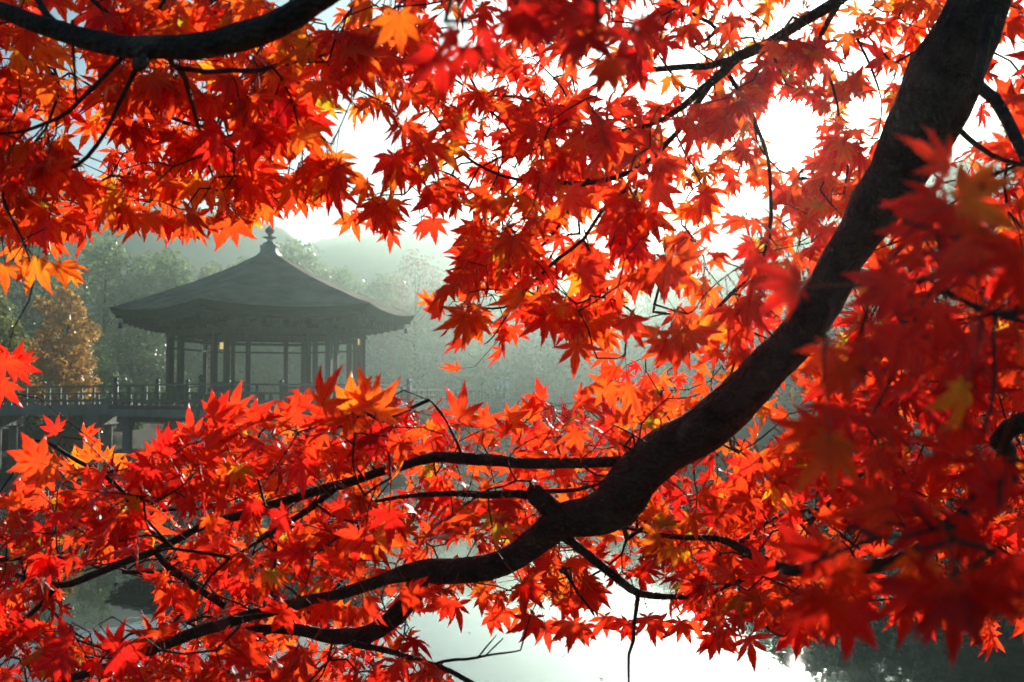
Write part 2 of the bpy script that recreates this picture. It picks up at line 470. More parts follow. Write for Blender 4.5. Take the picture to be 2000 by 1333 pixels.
def haze_box():
    m, t, o = new_mat('morning_haze')
    v = t.nodes.new('ShaderNodeVolumePrincipled')
    v.inputs['Color'].default_value = (0.74, 0.95, 0.87, 1)
    v.inputs['Density'].default_value = HAZE_DENSITY
    v.inputs['Anisotropy'].default_value = HAZE_ANISO
    t.links.new(v.outputs[0], o.inputs['Volume'])
    mb = MB(); mb.box((0, 145, 27.9), (500, 386, 60.2))
    h = mb.build('haze', m); tag(h, 'pale morning haze hanging over the pond and trees', 'haze', kind='stuff')
haze_box()

# ------------------------------------------------------------------ hexagonal pavilion on the pond
PD = 40.0
PCX, PCY = GX(524, PD), PD
DECK_Z = 1.66
_s = math.atan2(-PCY, -PCX)
N0 = _s + R(6.5)                       # direction of the front face
def hexdir(k): return N0 - R(30) + k * R(60)      # corner k: 0 = front left seen from the camera, 1 = front right ...
def hexpt(k, r, z): return np.array([PCX + r * math.cos(hexdir(k)), PCY + r * math.sin(hexdir(k)), z])
def lerp(a, b, t): return a + (b - a) * t

pav = empty('hexagonal_pavilion', (PCX, PCY, 0))
tag(pav, 'hexagonal wooden pavilion with dark bark roof standing over the pond', 'pavilion')

# roof
hip_r = np.array([0.36, 1.0, 1.7, 2.75, 4.1, 4.8, 5.36]); hip_z = np.array([7.02, 6.68, 6.34, 5.90, 5.40, 5.16, 4.99])
def roof_z(r, u): return np.interp(r, hip_r, hip_z) - 0.19 * (r / 5.36) ** 3 * (1 - abs(u) ** 1.9)
def roof_mesh():
    mb = MB(); NU, NR = 17, 14
    rs = np.interp(np.linspace(0, 1, NR), [0, 1], [5.36, 0.36])
    for k in range(6):
        vs = []; fs = []
        for r in rs:
            a = hexpt(k, r, 0); b = hexpt(k + 1, r, 0)
            for i in range(NU):
                u = -1 + 2 * i / (NU - 1); p = lerp(a, b, (u + 1) / 2)
                z = float(roof_z(r, u)) + 0.012 * math.sin(r * 5 + k)
                vs.append((p[0], p[1], z))
        for j in range(NR - 1):
            for i in range(NU - 1):
                fs.append((j * NU + i, j * NU + i + 1, (j + 1) * NU + i + 1, (j + 1) * NU + i))
        mb.add(vs, fs, 0)
        # thick cut edge and soffit
        vs = []; fs = []
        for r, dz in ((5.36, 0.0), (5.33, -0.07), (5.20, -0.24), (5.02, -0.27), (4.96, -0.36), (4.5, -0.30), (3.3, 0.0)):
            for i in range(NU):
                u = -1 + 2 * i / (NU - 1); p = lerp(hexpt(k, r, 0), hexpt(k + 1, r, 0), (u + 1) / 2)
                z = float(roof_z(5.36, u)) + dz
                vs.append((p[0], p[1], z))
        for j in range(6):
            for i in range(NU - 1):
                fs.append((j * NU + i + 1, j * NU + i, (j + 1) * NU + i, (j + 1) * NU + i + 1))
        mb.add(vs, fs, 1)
    me = bpy.data.meshes.new('roof'); bm = bmesh.new()
    vv = [bm.verts.new(v) for v in mb.v]
    for f, mi in zip(mb.f, mb.m):
        try:
            q = bm.faces.new([vv[i] for i in f]); q.material_index = mi; q.smooth = (mi == 0)
        except ValueError: pass
    bm.to_mesh(me); bm.free()
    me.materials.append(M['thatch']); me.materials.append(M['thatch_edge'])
    o = bpy.data.objects.new('roof', me); COL.objects.link(o)
    o.parent = pav; o.matrix_parent_inverse = pav.matrix_basis.inverted()
    return o
roof = roof_mesh()
# ridge finial
def sub(mb, name, mat, parent, smooth=False): return mb.build(name, mat, parent, smooth)
def child_of(o, parent):
    o.parent = parent; o.matrix_parent_inverse = Matrix.Identity(4)
    return o
mb = MB()
def hexprism(mb, r0, r1, z0, z1, mi=0):
    vs = [hexpt(k, r0, z0) for k in range(6)] + [hexpt(k, r1, z1) for k in range(6)]
    fs = [tuple(range(6))[::-1], tuple(range(6, 12))] + [(k, (k + 1) % 6, 6 + (k + 1) % 6, 6 + k) for k in range(6)]
    mb.add(vs, fs, mi)
hexprism(mb, 0.46, 0.41, 6.97, 7.05); hexprism(mb, 0.36, 0.35, 7.05, 7.12); hexprism(mb, 0.33, 0.33, 7.12, 7.30)
hexprism(mb, 0.37, 0.34, 7.30, 7.34); hexprism(mb, 0.29, 0.18, 7.34, 7.45)
mb.lathe((PCX, PCY, 0), [(0.10, 7.45), (0.10, 7.57), (0.13, 7.58), (0.24, 7.62), (0.25, 7.635), (0.11, 7.63), (0.07, 7.68), (0.08, 7.74), (0.155, 7.82), (0.17, 7.89), (0.13, 7.97), (0.05, 8.01), (0.018, 8.07)], 14)
fin = mb.build('roof_finial', M['bronze'], None, False)
fin.parent = roof; fin.matrix_parent_inverse = (pav.matrix_basis).inverted()
pav_inv = pav.matrix_basis.inverted()
def grand(o, parent):
    """sub-part of a part that itself hangs under the pavilion empty"""
    o.parent = parent; o.matrix_parent_inverse = pav_inv
    return o
bpy.context.view_layer.update()
fin.matrix_parent_inverse = roof.matrix_world.inverted()

# rafters under the eaves
raft_n = 14
for k in range(6):
    for i in range(raft_n):
        u = -0.93 + 1.86 * i / (raft_n - 1)
        po = lerp(hexpt(k, 4.98, 0), hexpt(k + 1, 4.98, 0), (u + 1) / 2)
        mid = lerp(hexpt(k, 1, 0), hexpt(k + 1, 1, 0), 0.5) - np.array([PCX, PCY, 0]); mid /= np.linalg.norm(mid)
        pi_ = po - mid * (1.75 - 0.5 * abs(u) ** 2)
        zo = float(roof_z(5.36, u)) - 0.43
        po[2] = zo; pi_[2] = zo + 0.06
        q = MB(); q.bar(po - [0, 0, 0.02], pi_ - [0, 0, 0.02], 0.085, 0.15); r_ = q.build('rafter', M['wood_dark'], None)
        r_.parent = roof; r_.matrix_parent_inverse = roof.matrix_world.inverted()
for k in range(6):
    q = MB(); a = hexpt(k, 5.15, 4.70); b = hexpt(k, 3.2, 4.62); q.bar(a, b, 0.13, 0.15)
    r_ = q.build('hip_rafter', M['wood_dark'], None); r_.parent = roof; r_.matrix_parent_inverse = roof.matrix_world.inverted()

# columns: six corners and two between them on each face
RC = 3.34
col_me_big = mesh_of((lambda m: (m.box((0, 0, 1.22), (0.20, 0.20, 2.44)), m)[1])(MB()), 'column', M['wood'])
col_me_small = mesh_of((lambda m: (m.box((0, 0, 1.22), (0.145, 0.145, 2.42)), m)[1])(MB()), 'column', M['wood'])
for k in range(6):
    inst('column', col_me_big, pav, hexpt(k, RC, DECK_Z), hexdir(k) + R(30))
    for t in (0.205, 0.795):
        inst('column', col_me_small, pav, lerp(hexpt(k, RC, DECK_Z), hexpt(k + 1, RC, DECK_Z), t), hexdir(k) + R(30))
for k in range(6):
    a, b = hexpt(k, RC + 0.12, 4.13), hexpt(k + 1, RC + 0.12, 4.13)
    q = MB(); q.bar(a, b, 0.12, 0.20); q.build('beam', M['wood'], pav)
    q = MB(); q.bar(hexpt(k, RC - 0.05, 3.62), hexpt(k + 1, RC - 0.05, 3.62), 0.05, 0.06)
    if k not in (0, 5, 1): q.build('tie_rail', M['wood'], pav)
    q = MB(); q.bar(hexpt(k, RC - 0.12, 3.93), hexpt(k + 1, RC - 0.12, 3.93), 0.06, 0.10)
    q.build('lintel', M['wood'], pav)
    # boarded frieze between beam and eaves
    fz = MB(); fz.bar(hexpt(k, RC - 0.02, 4.47), hexpt(k + 1, RC - 0.02, 4.47), 0.03, 0.52)
    fr = fz.build('frieze_wall', M['wood_dark'], pav)
    nb = 9
    for i in range(nb):
        t0, t1 = (i + 0.04) / nb, (i + 0.96) / nb
        q = MB(); z = 4.47
        q.bar(lerp(hexpt(k, RC + 0.02, z), hexpt(k + 1, RC + 0.02, z), t0), lerp(hexpt(k, RC + 0.02, z), hexpt(k + 1, RC + 0.02, z), t1), 0.03 + 0.008 * (i % 3), 0.50)
        o_ = q.build('board', M['wood_dark'] if i % 2 else M['wood'], None)
        o_.parent = fr; o_.matrix_parent_inverse = pav_inv
    q = MB(); q.bar(hexpt(k, RC + 0.22, 4.74), hexpt(k + 1, RC + 0.22, 4.74), 0.14, 0.10); q.build('eaves_beam', M['wood_dark'], pav)
bpy.context.view_layer.update()
for o_ in [x for x in bpy.data.objects if x.name.startswith('board')]:
    o_.matrix_parent_inverse = o_.parent.matrix_world.inverted()

# low slatted screens in the narrow bays
for k in range(6):
    for t0, t1 in ((0.03, 0.185), (0.815, 0.97)):
        a = lerp(hexpt(k, RC, 0), hexpt(k + 1, RC, 0), t0); b = lerp(hexpt(k, RC, 0), hexpt(k + 1, RC, 0), t1)
        q = MB()
        for z in (0.75, 0.62, 0.10): q.bar(a + [0, 0, DECK_Z + z], b + [0, 0, DECK_Z + z], 0.045, 0.045)
        for i in range(7):
            p = lerp(a, b, (i + 0.5) / 7); q.box((p[0], p[1], DECK_Z + 0.36), (0.025, 0.025, 0.50), hexdir(k) + R(30))
        s_ = q.build('slatted_screen', M['wood'], pav); s_['kind'] = 'stuff'
# benches inside
for k in (2, 3, 4):
    q = MB(); a, b = hexpt(k, 2.7, DECK_Z + 0.42), hexpt(k + 1, 2.7, DECK_Z + 0.42)
    q.bar(lerp(a, b, 0.1), lerp(a, b, 0.9), 0.4, 0.06)
    for t in (0.15, 0.5, 0.85):
        p = lerp(a, b, t); q.box((p[0], p[1], DECK_Z + 0.2), (0.08, 0.3, 0.38), hexdir(k) + R(30))
    q.build('bench', M['wood'], pav)

# deck, edge beams, supports
q = MB(); hexprism(q, 5.32, 5.32, DECK_Z - 0.12, DECK_Z); q.build('deck_floor', M['wood'], pav)
for k in range(6):
    q = MB(); q.bar(hexpt(k, 5.20, DECK_Z - 0.25), hexpt(k + 1, 5.20, DECK_Z - 0.25), 0.22, 0.24); q.build('edge_beam', M['stone'], pav)
    q = MB(); q.bar(hexpt(k, 5.05, DECK_Z - 0.47), hexpt(k + 3, 0.2, DECK_Z - 0.47), 0.24, 0.20); q.build('cross_beam', M['stone'], pav)
    for r_, t in ((4.7, 0.0), (4.4, 0.5), (2.4, 0.0)):
        p = lerp(hexpt(k, r_, 0), hexpt(k + 1, r_, 0), t)
        q = MB(); q.lathe((p[0], p[1], 0), [(0.17, -0.85), (0.17, DECK_Z - 0.6)], 12); q.box((p[0], p[1], DECK_Z - 0.62), (0.46, 0.46, 0.14), hexdir(k))
        q.build('pier', M['stone'], pav)

GIBOSHI = [(0.085, 0.0), (0.085, 0.02), (0.06, 0.03), (0.06, 0.06), (0.075, 0.07), (0.055, 0.08), (0.085, 0.12), (0.088, 0.15), (0.06, 0.19), (0.018, 0.22), (0.008, 0.24)]
giboshi_me = mesh_of((lambda m: (m.lathe((0, 0, 0), GIBOSHI, 12), m)[1])(MB()), 'post_cap', M['dark_metal'], True)
big_post_me = mesh_of((lambda m: (m.lathe((0, 0, 0), [(0.085, -0.05), (0.085, 0.74)], 12), m)[1])(MB()), 'railing_post', M['rail'], True)
def rail_run(parent, a, b, ztop, mat, post_step, first=True, last=True, big_ends=True, h=0.70, post=0.075):
    """a railing from a to b (xy): top, middle and bottom rails, posts, short struts"""
    a = np.array([a[0], a[1], 0.0]) if len(a) == 2 else np.array(a, float)
    b = np.array([b[0], b[1], 0.0]) if len(b) == 2 else np.array(b, float)
    L = np.linalg.norm(b - a); n = max(1, round(L / post_step))
    ang = math.atan2(b[1] - a[1], b[0] - a[0])
    Z = np.array([0, 0, 1.0])
    q = MB(); q.bar(a + Z * (h - 0.03), b + Z * (h - 0.03), 0.075, 0.055); q.build('top_rail', mat, parent)
    q = MB(); q.bar(a + Z * h * 0.58, b + Z * h * 0.58, 0.05, 0.05); q.build('middle_rail', mat, parent)
    q = MB(); q.bar(a + Z * 0.14, b + Z * 0.14, 0.07, 0.08); q.build('bottom_rail', mat, parent)
    pm = mesh_of((lambda m: (m.box((0, 0, h / 2 - 0.04), (post, post, h - 0.02)), m)[1])(MB()), 'railing_post', mat)
    sm = mesh_of((lambda m: (m.box((0, 0, h * 0.37), (0.13, 0.06, h * 0.36), top=0.75), m)[1])(MB()), 'strut', mat)
    bm_ = mesh_of((lambda m: (m.box((0, 0, 0.05), (0.16, 0.09, 0.10)), m)[1])(MB()), 'rail_block', mat)
    for i in range(n + 1):
        p = lerp(a, b, i / n)
        big = big_ends and ((i == 0 and first) or (i == n and last))
        if big:
            po = inst('railing_post', big_post_me, parent, p, ang)
            bpy_cap = inst('post_cap', giboshi_me, None, p + Z * 0.74)
            bpy_cap.parent = po; bpy_cap.matrix_parent_inverse = Matrix.Identity(4); bpy_cap.location = (0, 0, 0.74)
        elif 0 < i < n or not big_ends:
            inst('railing_post', pm, parent, p, ang)
        if i < n:
            inst('strut', sm, parent, lerp(a, b, (i + 0.5) / n), ang)
            inst('rail_block', bm_, parent, lerp(a, b, (i + 0.5) / n), ang)
RD = 5.10
for k in range(6):
    a, b = hexpt(k, RD, DECK_Z), hexpt(k + 1, RD, DECK_Z)
    if k == 3:      # the back opens to the long bridge
        rail_run(pav, a, lerp(a, b, 0.3), DECK_Z, M['rail'], 0.85, True, True)
        rail_run(pav, lerp(a, b, 0.7), b, DECK_Z, M['rail'], 0.85, True, False)
    elif k == 4:    # the far left side opens to the short bridge
        rail_run(pav, a, lerp(a, b, 0.45), DECK_Z, M['rail'], 0.85, True, True)
    else:
        rail_run(pav, a, b, DECK_Z, M['rail'], 0.85, True, False)

# wind bells at the roof corners, lanterns inside (they hang: things of their own)
bell_prof = [(0.03, 0.0), (0.055, -0.02), (0.065, -0.06), (0.07, -0.16), (0.085, -0.20)]
bell_where = ['at the roof corner above the front column', 'at the front roof corner by the red leaf spray', 'at the sunlit far roof tip', 'at the roof corner behind the finial', 'at the back roof corner', 'at the shaded roof tip above the short bridge']
for k in (0, 1, 2, 5):
    p = hexpt(k, 5.0, 4.60)
    root = empty('wind_bell', tuple(p)); tag(root, 'small dark wind bell hanging ' + bell_where[k], 'wind bell', 'wind bells under the eaves')
    q = MB(); q.tube([p, p - [0, 0, 0.13]], [0.012, 0.012], 6); q.build('hanging_wire', M['dark_metal'], root)
    q = MB(); q.lathe(p - np.array([0, 0, 0.12]), bell_prof, 10); q.build('bell_body', M['dark_metal'], root, True)
m_, t_, o_ = new_mat('lit_paper'); e_ = t_.nodes.new('ShaderNodeEmission'); e_.inputs[0].default_value = (1.0, 0.72, 0.28, 1); e_.inputs[1].default_value = 0.4
t_.links.new(e_.outputs[0], o_.inputs['Surface']); M['lit'] = m_
for (px, py, d, lab) in ((434, 676, 41.2, 'lit paper lantern hanging behind the front columns'), (455, 661, 42.6, 'small glowing lantern hanging farther inside beside the front corner column'), (698, 667, 40.6, 'glowing lantern hanging beside the sunlit side column')):
    x, z = GX(px, d), GZ(py, d)
    root = empty('lantern', (x, d, z)); tag(root, lab, 'lantern', 'lanterns inside the pavilion')
    q = MB(); q.box((x, d, z), (0.16, 0.16, 0.24)); q.build('lamp_shade', M['lit'], root)
    q = MB()
    for sx in (-1, 1):
        for sy in (-1, 1): q.box((x + sx * 0.087, d + sy * 0.087, z), (0.018, 0.018, 0.29))
    q.box((x, d, z + 0.15), (0.21, 0.21, 0.03)); q.box((x, d, z - 0.15), (0.21, 0.21, 0.03))
    q.build('lamp_frame', M['wood_dark'], root)
    q = MB(); q.tube([(x, d, z + 0.16), (x, d, 4.1)], [0.01, 0.01], 5); q.build('hanging_wire', M['dark_metal'], root)

# ------------------------------------------------------------------ bridges
def bridge(name, a, b, width, label, z0, z1, post_step, pier_step, pier_at=None):
    a = np.array([a[0], a[1], z0]); b = np.array([b[0], b[1], z1])
    root = empty(name, tuple(a)); tag(root, label, 'bridge')
    d = b - a; L = np.linalg.norm(d); d /= L; nrm = np.array([-d[1], d[0], 0]); nrm /= np.linalg.norm(nrm)
    Z = np.array([0, 0, 1.0])
    q = MB(); q.bar(a - Z * 0.06, b - Z * 0.06, width, 0.12); q.build('deck', M['stone'], root)
    for s in (-1, 1):
        o = nrm * s * (width / 2 - 0.10)
        q = MB(); q.bar(a + o - Z * 0.25, b + o - Z * 0.25, 0.22, 0.26); q.build('side_beam', M['stone'], root)
        o = nrm * s * (width / 2 - 0.12)
        rail_run(root, a + o + Z * 0.002, b + o + Z * 0.002, 0, M['rail'], post_step, big_ends=False)
    ts = pier_at if pier_at is not None else [(i + 0.5) * pier_step for i in range(int(L / pier_step))]
    for tt in ts:
        c = a + d * tt
        for s in (-1, 1):
            p = c + nrm * s * (width / 2 - 0.45)
            q = MB(); q.lathe((p[0], p[1], 0), [(0.16, -0.85), (0.16, c[2] - 0.75)], 12)
            pr = q.build('pier', M['stone'], root, True)
        q = MB(); q.bar(c - nrm * width * 0.46 + Z * (-0.58), c + nrm * width * 0.46 + Z * (-0.58), 0.52, 0.38); q.build('pier_cap', M['stone'], root)
    return root
LBX = GX(238, 43.0)
bridge('pond_bridge', (LBX + 0.6, 43.0), (LBX - 21, 43.6), 2.2, 'short railed bridge on square capped piers running from the pavilion past the golden tree', DECK_Z + 0.03, DECK_Z - 0.25, 1.27, 4.0,
       pier_at=[0.6 + (LBX - GX(200, 43)), 0.6 + (LBX - GX(10, 43)), 0.6 + (LBX - GX(10, 43)) + 3.7, 0.6 + (LBX - GX(10, 43)) + 7.4])
BR_A = np.array([PCX + 0.75, 44.4]); BR_B = np.array([PCX + 0.19 * 66 + 0.7, 106.5])
bridge('pond_bridge', BR_A, BR_B, 2.2, 'long hazy bridge receding behind the pavilion with two people on it', DECK_Z - 0.01, DECK_Z - 0.01, 1.9, 6.0)

# ------------------------------------------------------------------ the two people on the far bridge
M['jacket'] = noise_mat('grey_blue_jacket', (0.46, 0.55, 0.66), (0.55, 0.64, 0.74), 8, 0.9)
M['white_top'] = noise_mat('white_top', (0.78, 0.82, 0.86), (0.88, 0.90, 0.92), 8, 0.9)
M['trousers'] = noise_mat('dark_trousers', (0.04, 0.045, 0.06), (0.07, 0.075, 0.09), 8, 0.9)
M['pale_trousers'] = noise_mat('pale_trousers', (0.42, 0.46, 0.52), (0.55, 0.58, 0.62), 8, 0.9)
M['skin'] = noise_mat('skin', (0.42, 0.26, 0.19), (0.50, 0.32, 0.24), 12, 0.6)
M['hair'] = noise_mat('dark_hair', (0.012, 0.010, 0.009), (0.03, 0.025, 0.02), 30, 0.5)
M['cap'] = noise_mat('white_cap', (0.70, 0.70, 0.70), (0.82, 0.82, 0.82), 10, 0.8)

def person(loc, facing, label, top, legs, arms, head_yaw, hat, k=1.0):
    """one skinned body: joints in metres, x = person's left, y = forwards"""
    J = {}; E = []; rad = {}
    def j(n, p, r, par=None):
        J[n] = (p[0] * k, p[1] * k, p[2] * k); rad[n] = r * k
        if par: E.append((par, n))
    j('pelvis', (0, 0, 0.94), 0.135); j('waist', (0, 0.005, 1.08), 0.125, 'pelvis'); j('chest', (0, 0.01, 1.28), 0.15, 'waist'); j('neck0', (0, 0, 1.42), 0.075, 'chest')
    j('neck', (0, 0.01, 1.48), 0.05, 'neck0'); j('jaw', (0, 0.035, 1.535), 0.07, 'neck'); j('head', (0, 0.02, 1.60), 0.095, 'jaw'); j('crown', (0, 0.01, 1.67), 0.07, 'head')
    for s, n in ((1, 'l'), (-1, 'r')):
        j('hip' + n, (s * 0.09, 0, 0.86), 0.10, 'pelvis'); j('knee' + n, (s * 0.10, 0.02, 0.48), 0.065, 'hip' + n); j('calf' + n, (s * 0.10, -0.01, 0.34), 0.058, 'knee' + n)
        j('ankle' + n, (s * 0.10, -0.02, 0.09), 0.04, 'calf' + n); j('toe' + n, (s * 0.11, 0.13, 0.035), 0.035, 'ankle' + n)
        sh, el, wr = arms[n]
        j('sh' + n, sh, 0.07, 'chest'); j('el' + n, el, 0.05, 'sh' + n); j('wr' + n, wr, 0.034, 'el' + n)
        d = np.array(wr) - np.array(el); d = d / np.linalg.norm(d)
        j('ha' + n, tuple(np.array(wr) + d * 0.07), 0.036, 'wr' + n)
        side = np.cross(d, (0, 0, 1.0)); side /= np.linalg.norm(side) + 1e-9
        for fi in range(4):
            j('fi%d%s' % (fi, n), tuple(np.array(wr) + d * (0.15 - 0.012 * abs(fi - 1.5)) + side * (fi - 1.5) * 0.02 + np.array([0, 0, -0.02])), 0.009, 'ha' + n)
        j('th' + n, tuple(np.array(wr) + d * 0.08 - side * 0.055), 0.010, 'wr' + n)
    names = list(J); idx = {n: i for i, n in enumerate(names)}
    me = bpy.data.meshes.new('person'); me.from_pydata([J[n] for n in names], [(idx[a], idx[b]) for a, b in E], [])
    o = bpy.data.objects.new('person_tmp', me); COL.objects.link(o)
    md = o.modifiers.new('skin', 'SKIN')
    sk = me.skin_vertices[0].data
    for i, n in enumerate(names): sk[i].radius = (rad[n], rad[n]); sk[i].use_root = (n == 'pelvis')
    md.use_smooth_shade = True
    ss = o.modifiers.new('sub', 'SUBSURF'); ss.levels = 1; ss.render_levels = 1
    dg = bpy.context.evaluated_depsgraph_get()
    me2 = bpy.data.meshes.new_from_object(o.evaluated_get(dg)); bpy.data.objects.remove(o)
    me2.materials.clear()
    for m in (top, legs, M['skin'], M['dark_metal']): me2.materials.append(m)
    jp = np.array([J[n] for n in names])
    for p in me2.polygons:
        c = np.array(p.center); n = names[int(np.argmin(((jp - c) ** 2).sum(1)))]
        if n in ('neck', 'jaw', 'head', 'crown') or n[:2] in ('ha', 'fi', 'th'): mi = 2
        elif c[2] < 0.07 * k: mi = 3
        elif c[2] < 0.90 * k and n[:2] not in ('wr', 'el'): mi = 1
        else: mi = 0
        p.material_index = mi; p.use_smooth = True
    body = bpy.data.objects.new('person', me2); COL.objects.link(body)
    body.location = loc; body.rotation_euler = (0, 0, facing); body.scale = (1.18, 1.12, 1.0); tag(body, label, 'person', 'people on the far bridge')
    # hair / cap, face
    def att(mb, name, mat):
        ob = mb.build(name, mat, None, True); ob.parent = body; return ob
    hm = MB(); vs = []
    c0 = np.array([0, 0.005, 1.612]) * k
    prof = [(0.02, 0.112), (0.065, 0.098), (0.098, 0.06), (0.108, 0.01), (0.104, -0.05), (0.085, -0.10)]
    hm.lathe(c0 + np.array([0, -0.012 * k, 0]), [(r_ * k, z_ * k) for r_, z_ in prof][::-1], 14)
    att(hm, 'hair', M['hair'])
    fm = MB(); fm.box((0, 0.125 * k, 1.57 * k), (0.022 * k, 0.03 * k, 0.04 * k)); att(fm, 'nose', M['skin'])
    if hat:
        cm = MB(); cm.lathe(c0, [(0.116 * k, 0.03 * k), (0.115 * k, 0.06 * k), (0.10 * k, 0.10 * k), (0.06 * k, 0.125 * k), (0.01 * k, 0.132 * k)], 14)
        cm.box((0, 0.15 * k, 1.648 * k), (0.15 * k, 0.12 * k, 0.012 * k)); att(cm, 'cap', M['cap'])
    return body
bdir = (BR_B - BR_A) / np.linalg.norm(BR_B - BR_A)
def on_bridge(d, off):
    t = (d - BR_A[1]) / bdir[1]; c = BR_A + bdir * t
    return (c[0] + off, d, DECK_Z - 0.008)
x1 = GX(973, 79); x2 = GX(991, 79.2)
cx1 = on_bridge(79, 0)[0]
person((x1, 79.0, DECK_Z - 0.008), R(-30), 'person in a grey blue jacket with bare dark hair on the far bridge', M['jacket'], M['trousers'],
       {'l': ((0.19, 0.0, 1.38), (0.26, 0.06, 1.12), (0.20, 0.22, 0.98)), 'r': ((-0.19, 0, 1.38), (-0.25, 0.12, 1.14), (-0.16, 0.34, 1.10))}, 0, False, 1.02)
person((x2, 79.2, DECK_Z - 0.008), R(48), 'person in a white top and white peaked cap on the far bridge', M['white_top'], M['pale_trousers'],
       {'l': ((0.18, 0.0, 1.38), (0.24, 0.10, 1.14), (0.14, 0.32, 1.14)), 'r': ((-0.18, 0, 1.38), (-0.23, -0.02, 1.12), (-0.20, 0.12, 0.92))}, 0, True, 0.98)

# ------------------------------------------------------------------ trees on the far banks
def crown_mesh(name, seed, h, rx, base, lobes, n, leaf, mat, shape=0.55, hollow=0.55):
    r_ = np.random.default_rng(seed)
    H = h - base
    cs = []; rs = []
    for i in range(lobes):
        t = (i + 0.5) / lobes
        prof = math.sin(math.pi * (0.16 + 0.84 * t) ** 0.8) ** shape if t < 0.97 else 0.3
        a = i * 2.39996 + r_.random(); rr = rx * prof * (0.35 + 0.5 * r_.random())
        cs.append((rr * math.cos(a), rr * math.sin(a), base + H * (0.06 + 0.86 * t))); rs.append(rx * (0.28 + 0.22 * r_.random()) * (1.15 - 0.45 * t))
    cs = np.array(cs); rs = np.array(rs)
    li = r_.choice(lobes, n, p=rs ** 2 / (rs ** 2).sum())
    d = r_.normal(size=(n, 3)); d /= np.linalg.norm(d, axis=1)[:, None]
    rad = rs[li] * (hollow + (1.12 - hollow) * r_.random(n) ** 0.6) * (1 + 0.25 * np.sin(d[:, 0] * 7 + li) * np.cos(d[:, 2] * 6 + li * 2))
    c = cs[li] + d * rad[:, None] * np.array([1, 1, 0.8])
    # sprays: tilt leaves roughly along the clump's skin
    nrm = d + r_.normal(size=(n, 3)) * 0.7 + np.array([0, 0, 0.4]); nrm /= np.linalg.norm(nrm, axis=1)[:, None]
    u = np.cross(nrm, r_.normal(size=(n, 3))); u /= np.linalg.norm(u, axis=1)[:, None]; w = np.cross(nrm, u)
    s = leaf * (0.6 + 0.8 * r_.random(n))[:, None]
    k = 0.55
    quad = np.stack([c - u * s, c + w * s * k - u * s * 0.1, c + u * s, c - w * s * k + u * s * 0.1], 1).reshape(-1, 3)
    me = bpy.data.meshes.new(name)
    me.vertices.add(4 * n); me.vertices.foreach_set('co', quad.ravel())
    me.loops.add(4 * n); me.loops.foreach_set('vertex_index', np.arange(4 * n))
    me.polygons.add(n); me.polygons.foreach_set('loop_start', np.arange(n) * 4); me.polygons.foreach_set('loop_total', np.full(n, 4))
    me.update(calc_edges=True); me.materials.append(mat)
    return me, cs, rs
def trunk_mesh(seed, h, base, cs, r0, nl=7):
    r_ = np.random.default_rng(seed); mb = MB()
    top = base + (h - base) * 0.75
    pts = [(0, 0, -0.6)] + [(r_.normal() * 0.02 * h * t, r_.normal() * 0.02 * h * t, top * t) for t in (0.12, 0.3, 0.5, 0.75, 1)]
    pts = catmull(pts, h * 0.05); rr = r0 * (1 - 0.85 * np.linspace(0, 1, len(pts))); rr[0] *= 1.5
    mb.tube(pts, rr, 8)
    order = np.argsort(cs[:, 2])
    for i in order[::max(1, len(order) // nl)]:
        e = cs[i]; k = int(np.clip(len(pts) * (0.25 + 0.5 * (e[2] / h)), 1, len(pts) - 2)); s = pts[k] * 0.999
        if e[2] < s[2]: s = pts[max(1, int(k * 0.5))]
        m = (s + e) / 2 + [0, 0, -0.04 * h * (r_.random() - 0.2)]
        lp = catmull([s, m, e], h * 0.05); mb.tube(lp, np.linspace(rr[k] * 0.55, 0.02, len(lp)), 6)
    return mb
def ground_at(x, y): return float(ground_z(np.array([[x, y]]))[0])
tree_cache = {}
def tree(name, px, d, top_py, r, label, mat, base=0.12, lobes=16, n=5000, leaf=0.20, seed=1, cat='tree', hollow=0.55, shape=0.55, group=None, trunk_r=None):
    x = GX(px, d); z0 = ground_at(x, d)
    h = GZ(top_py, d) - z0
    root = empty(name, (x, d, z0), 0)
    tag(root, label, cat, group)
    me, cs, rs = crown_mesh('crown', seed, h, r, h * base, lobes, n, leaf, M[mat], shape, hollow)
    c = bpy.data.objects.new('crown', me); COL.objects.link(c); c.parent = root
    t = trunk_mesh(seed + 50, h, h * base, cs, trunk_r or (0.022 * h + 0.03)).build('trunk' if cat == 'tree' else 'stems', M['bark_far'], None, True); t.parent = root
    return root
G = 'trees along the far banks'
# shaded bank on the photo's left
tree('broadleaf_tree', -25, 47.5, 545, 1.8, 'small bright green tree at the picture edge beside the golden tree', 'leaf_light', 0.15, 16, 4500, 0.13, 31, group=G)
tree('golden_tree', 120, 48.5, 545, 1.75, 'rounded golden orange autumn tree beside the short bridge', 'leaf_gold', 0.06, 20, 8000, 0.10, 17, group=G, shape=0.5, hollow=0.45)
tree('broadleaf_tree', 45, 82, 420, 5.0, 'tall dark evergreen tree above the golden tree', 'leaf_dark', 0.05, 26, 13000, 0.16, 41, group=G)
tree('broadleaf_tree', 205, 84, 448, 4.6, 'broad green tree between the golden tree and the pavilion roof', 'leaf_mid', 0.04, 26, 13000, 0.16, 42, group=G)
tree('broadleaf_tree', 320, 88, 478, 4.0, 'green tree rising just above the shaded roof slope', 'leaf_mid', 0.03, 24, 11000, 0.16, 43, group=G)
tree('broadleaf_tree', 255, 72, 600, 2.7, 'low dark round tree under the shaded eaves', 'leaf_dark', 0.03, 18, 7000, 0.14, 44, group=G)
tree('slender_tree', 405, 92, 500, 2.4, 'slender thin leaved tree peeking over the roof slope', 'leaf_light', 0.2, 14, 2600, 0.15, 45, group=G, hollow=0.2)
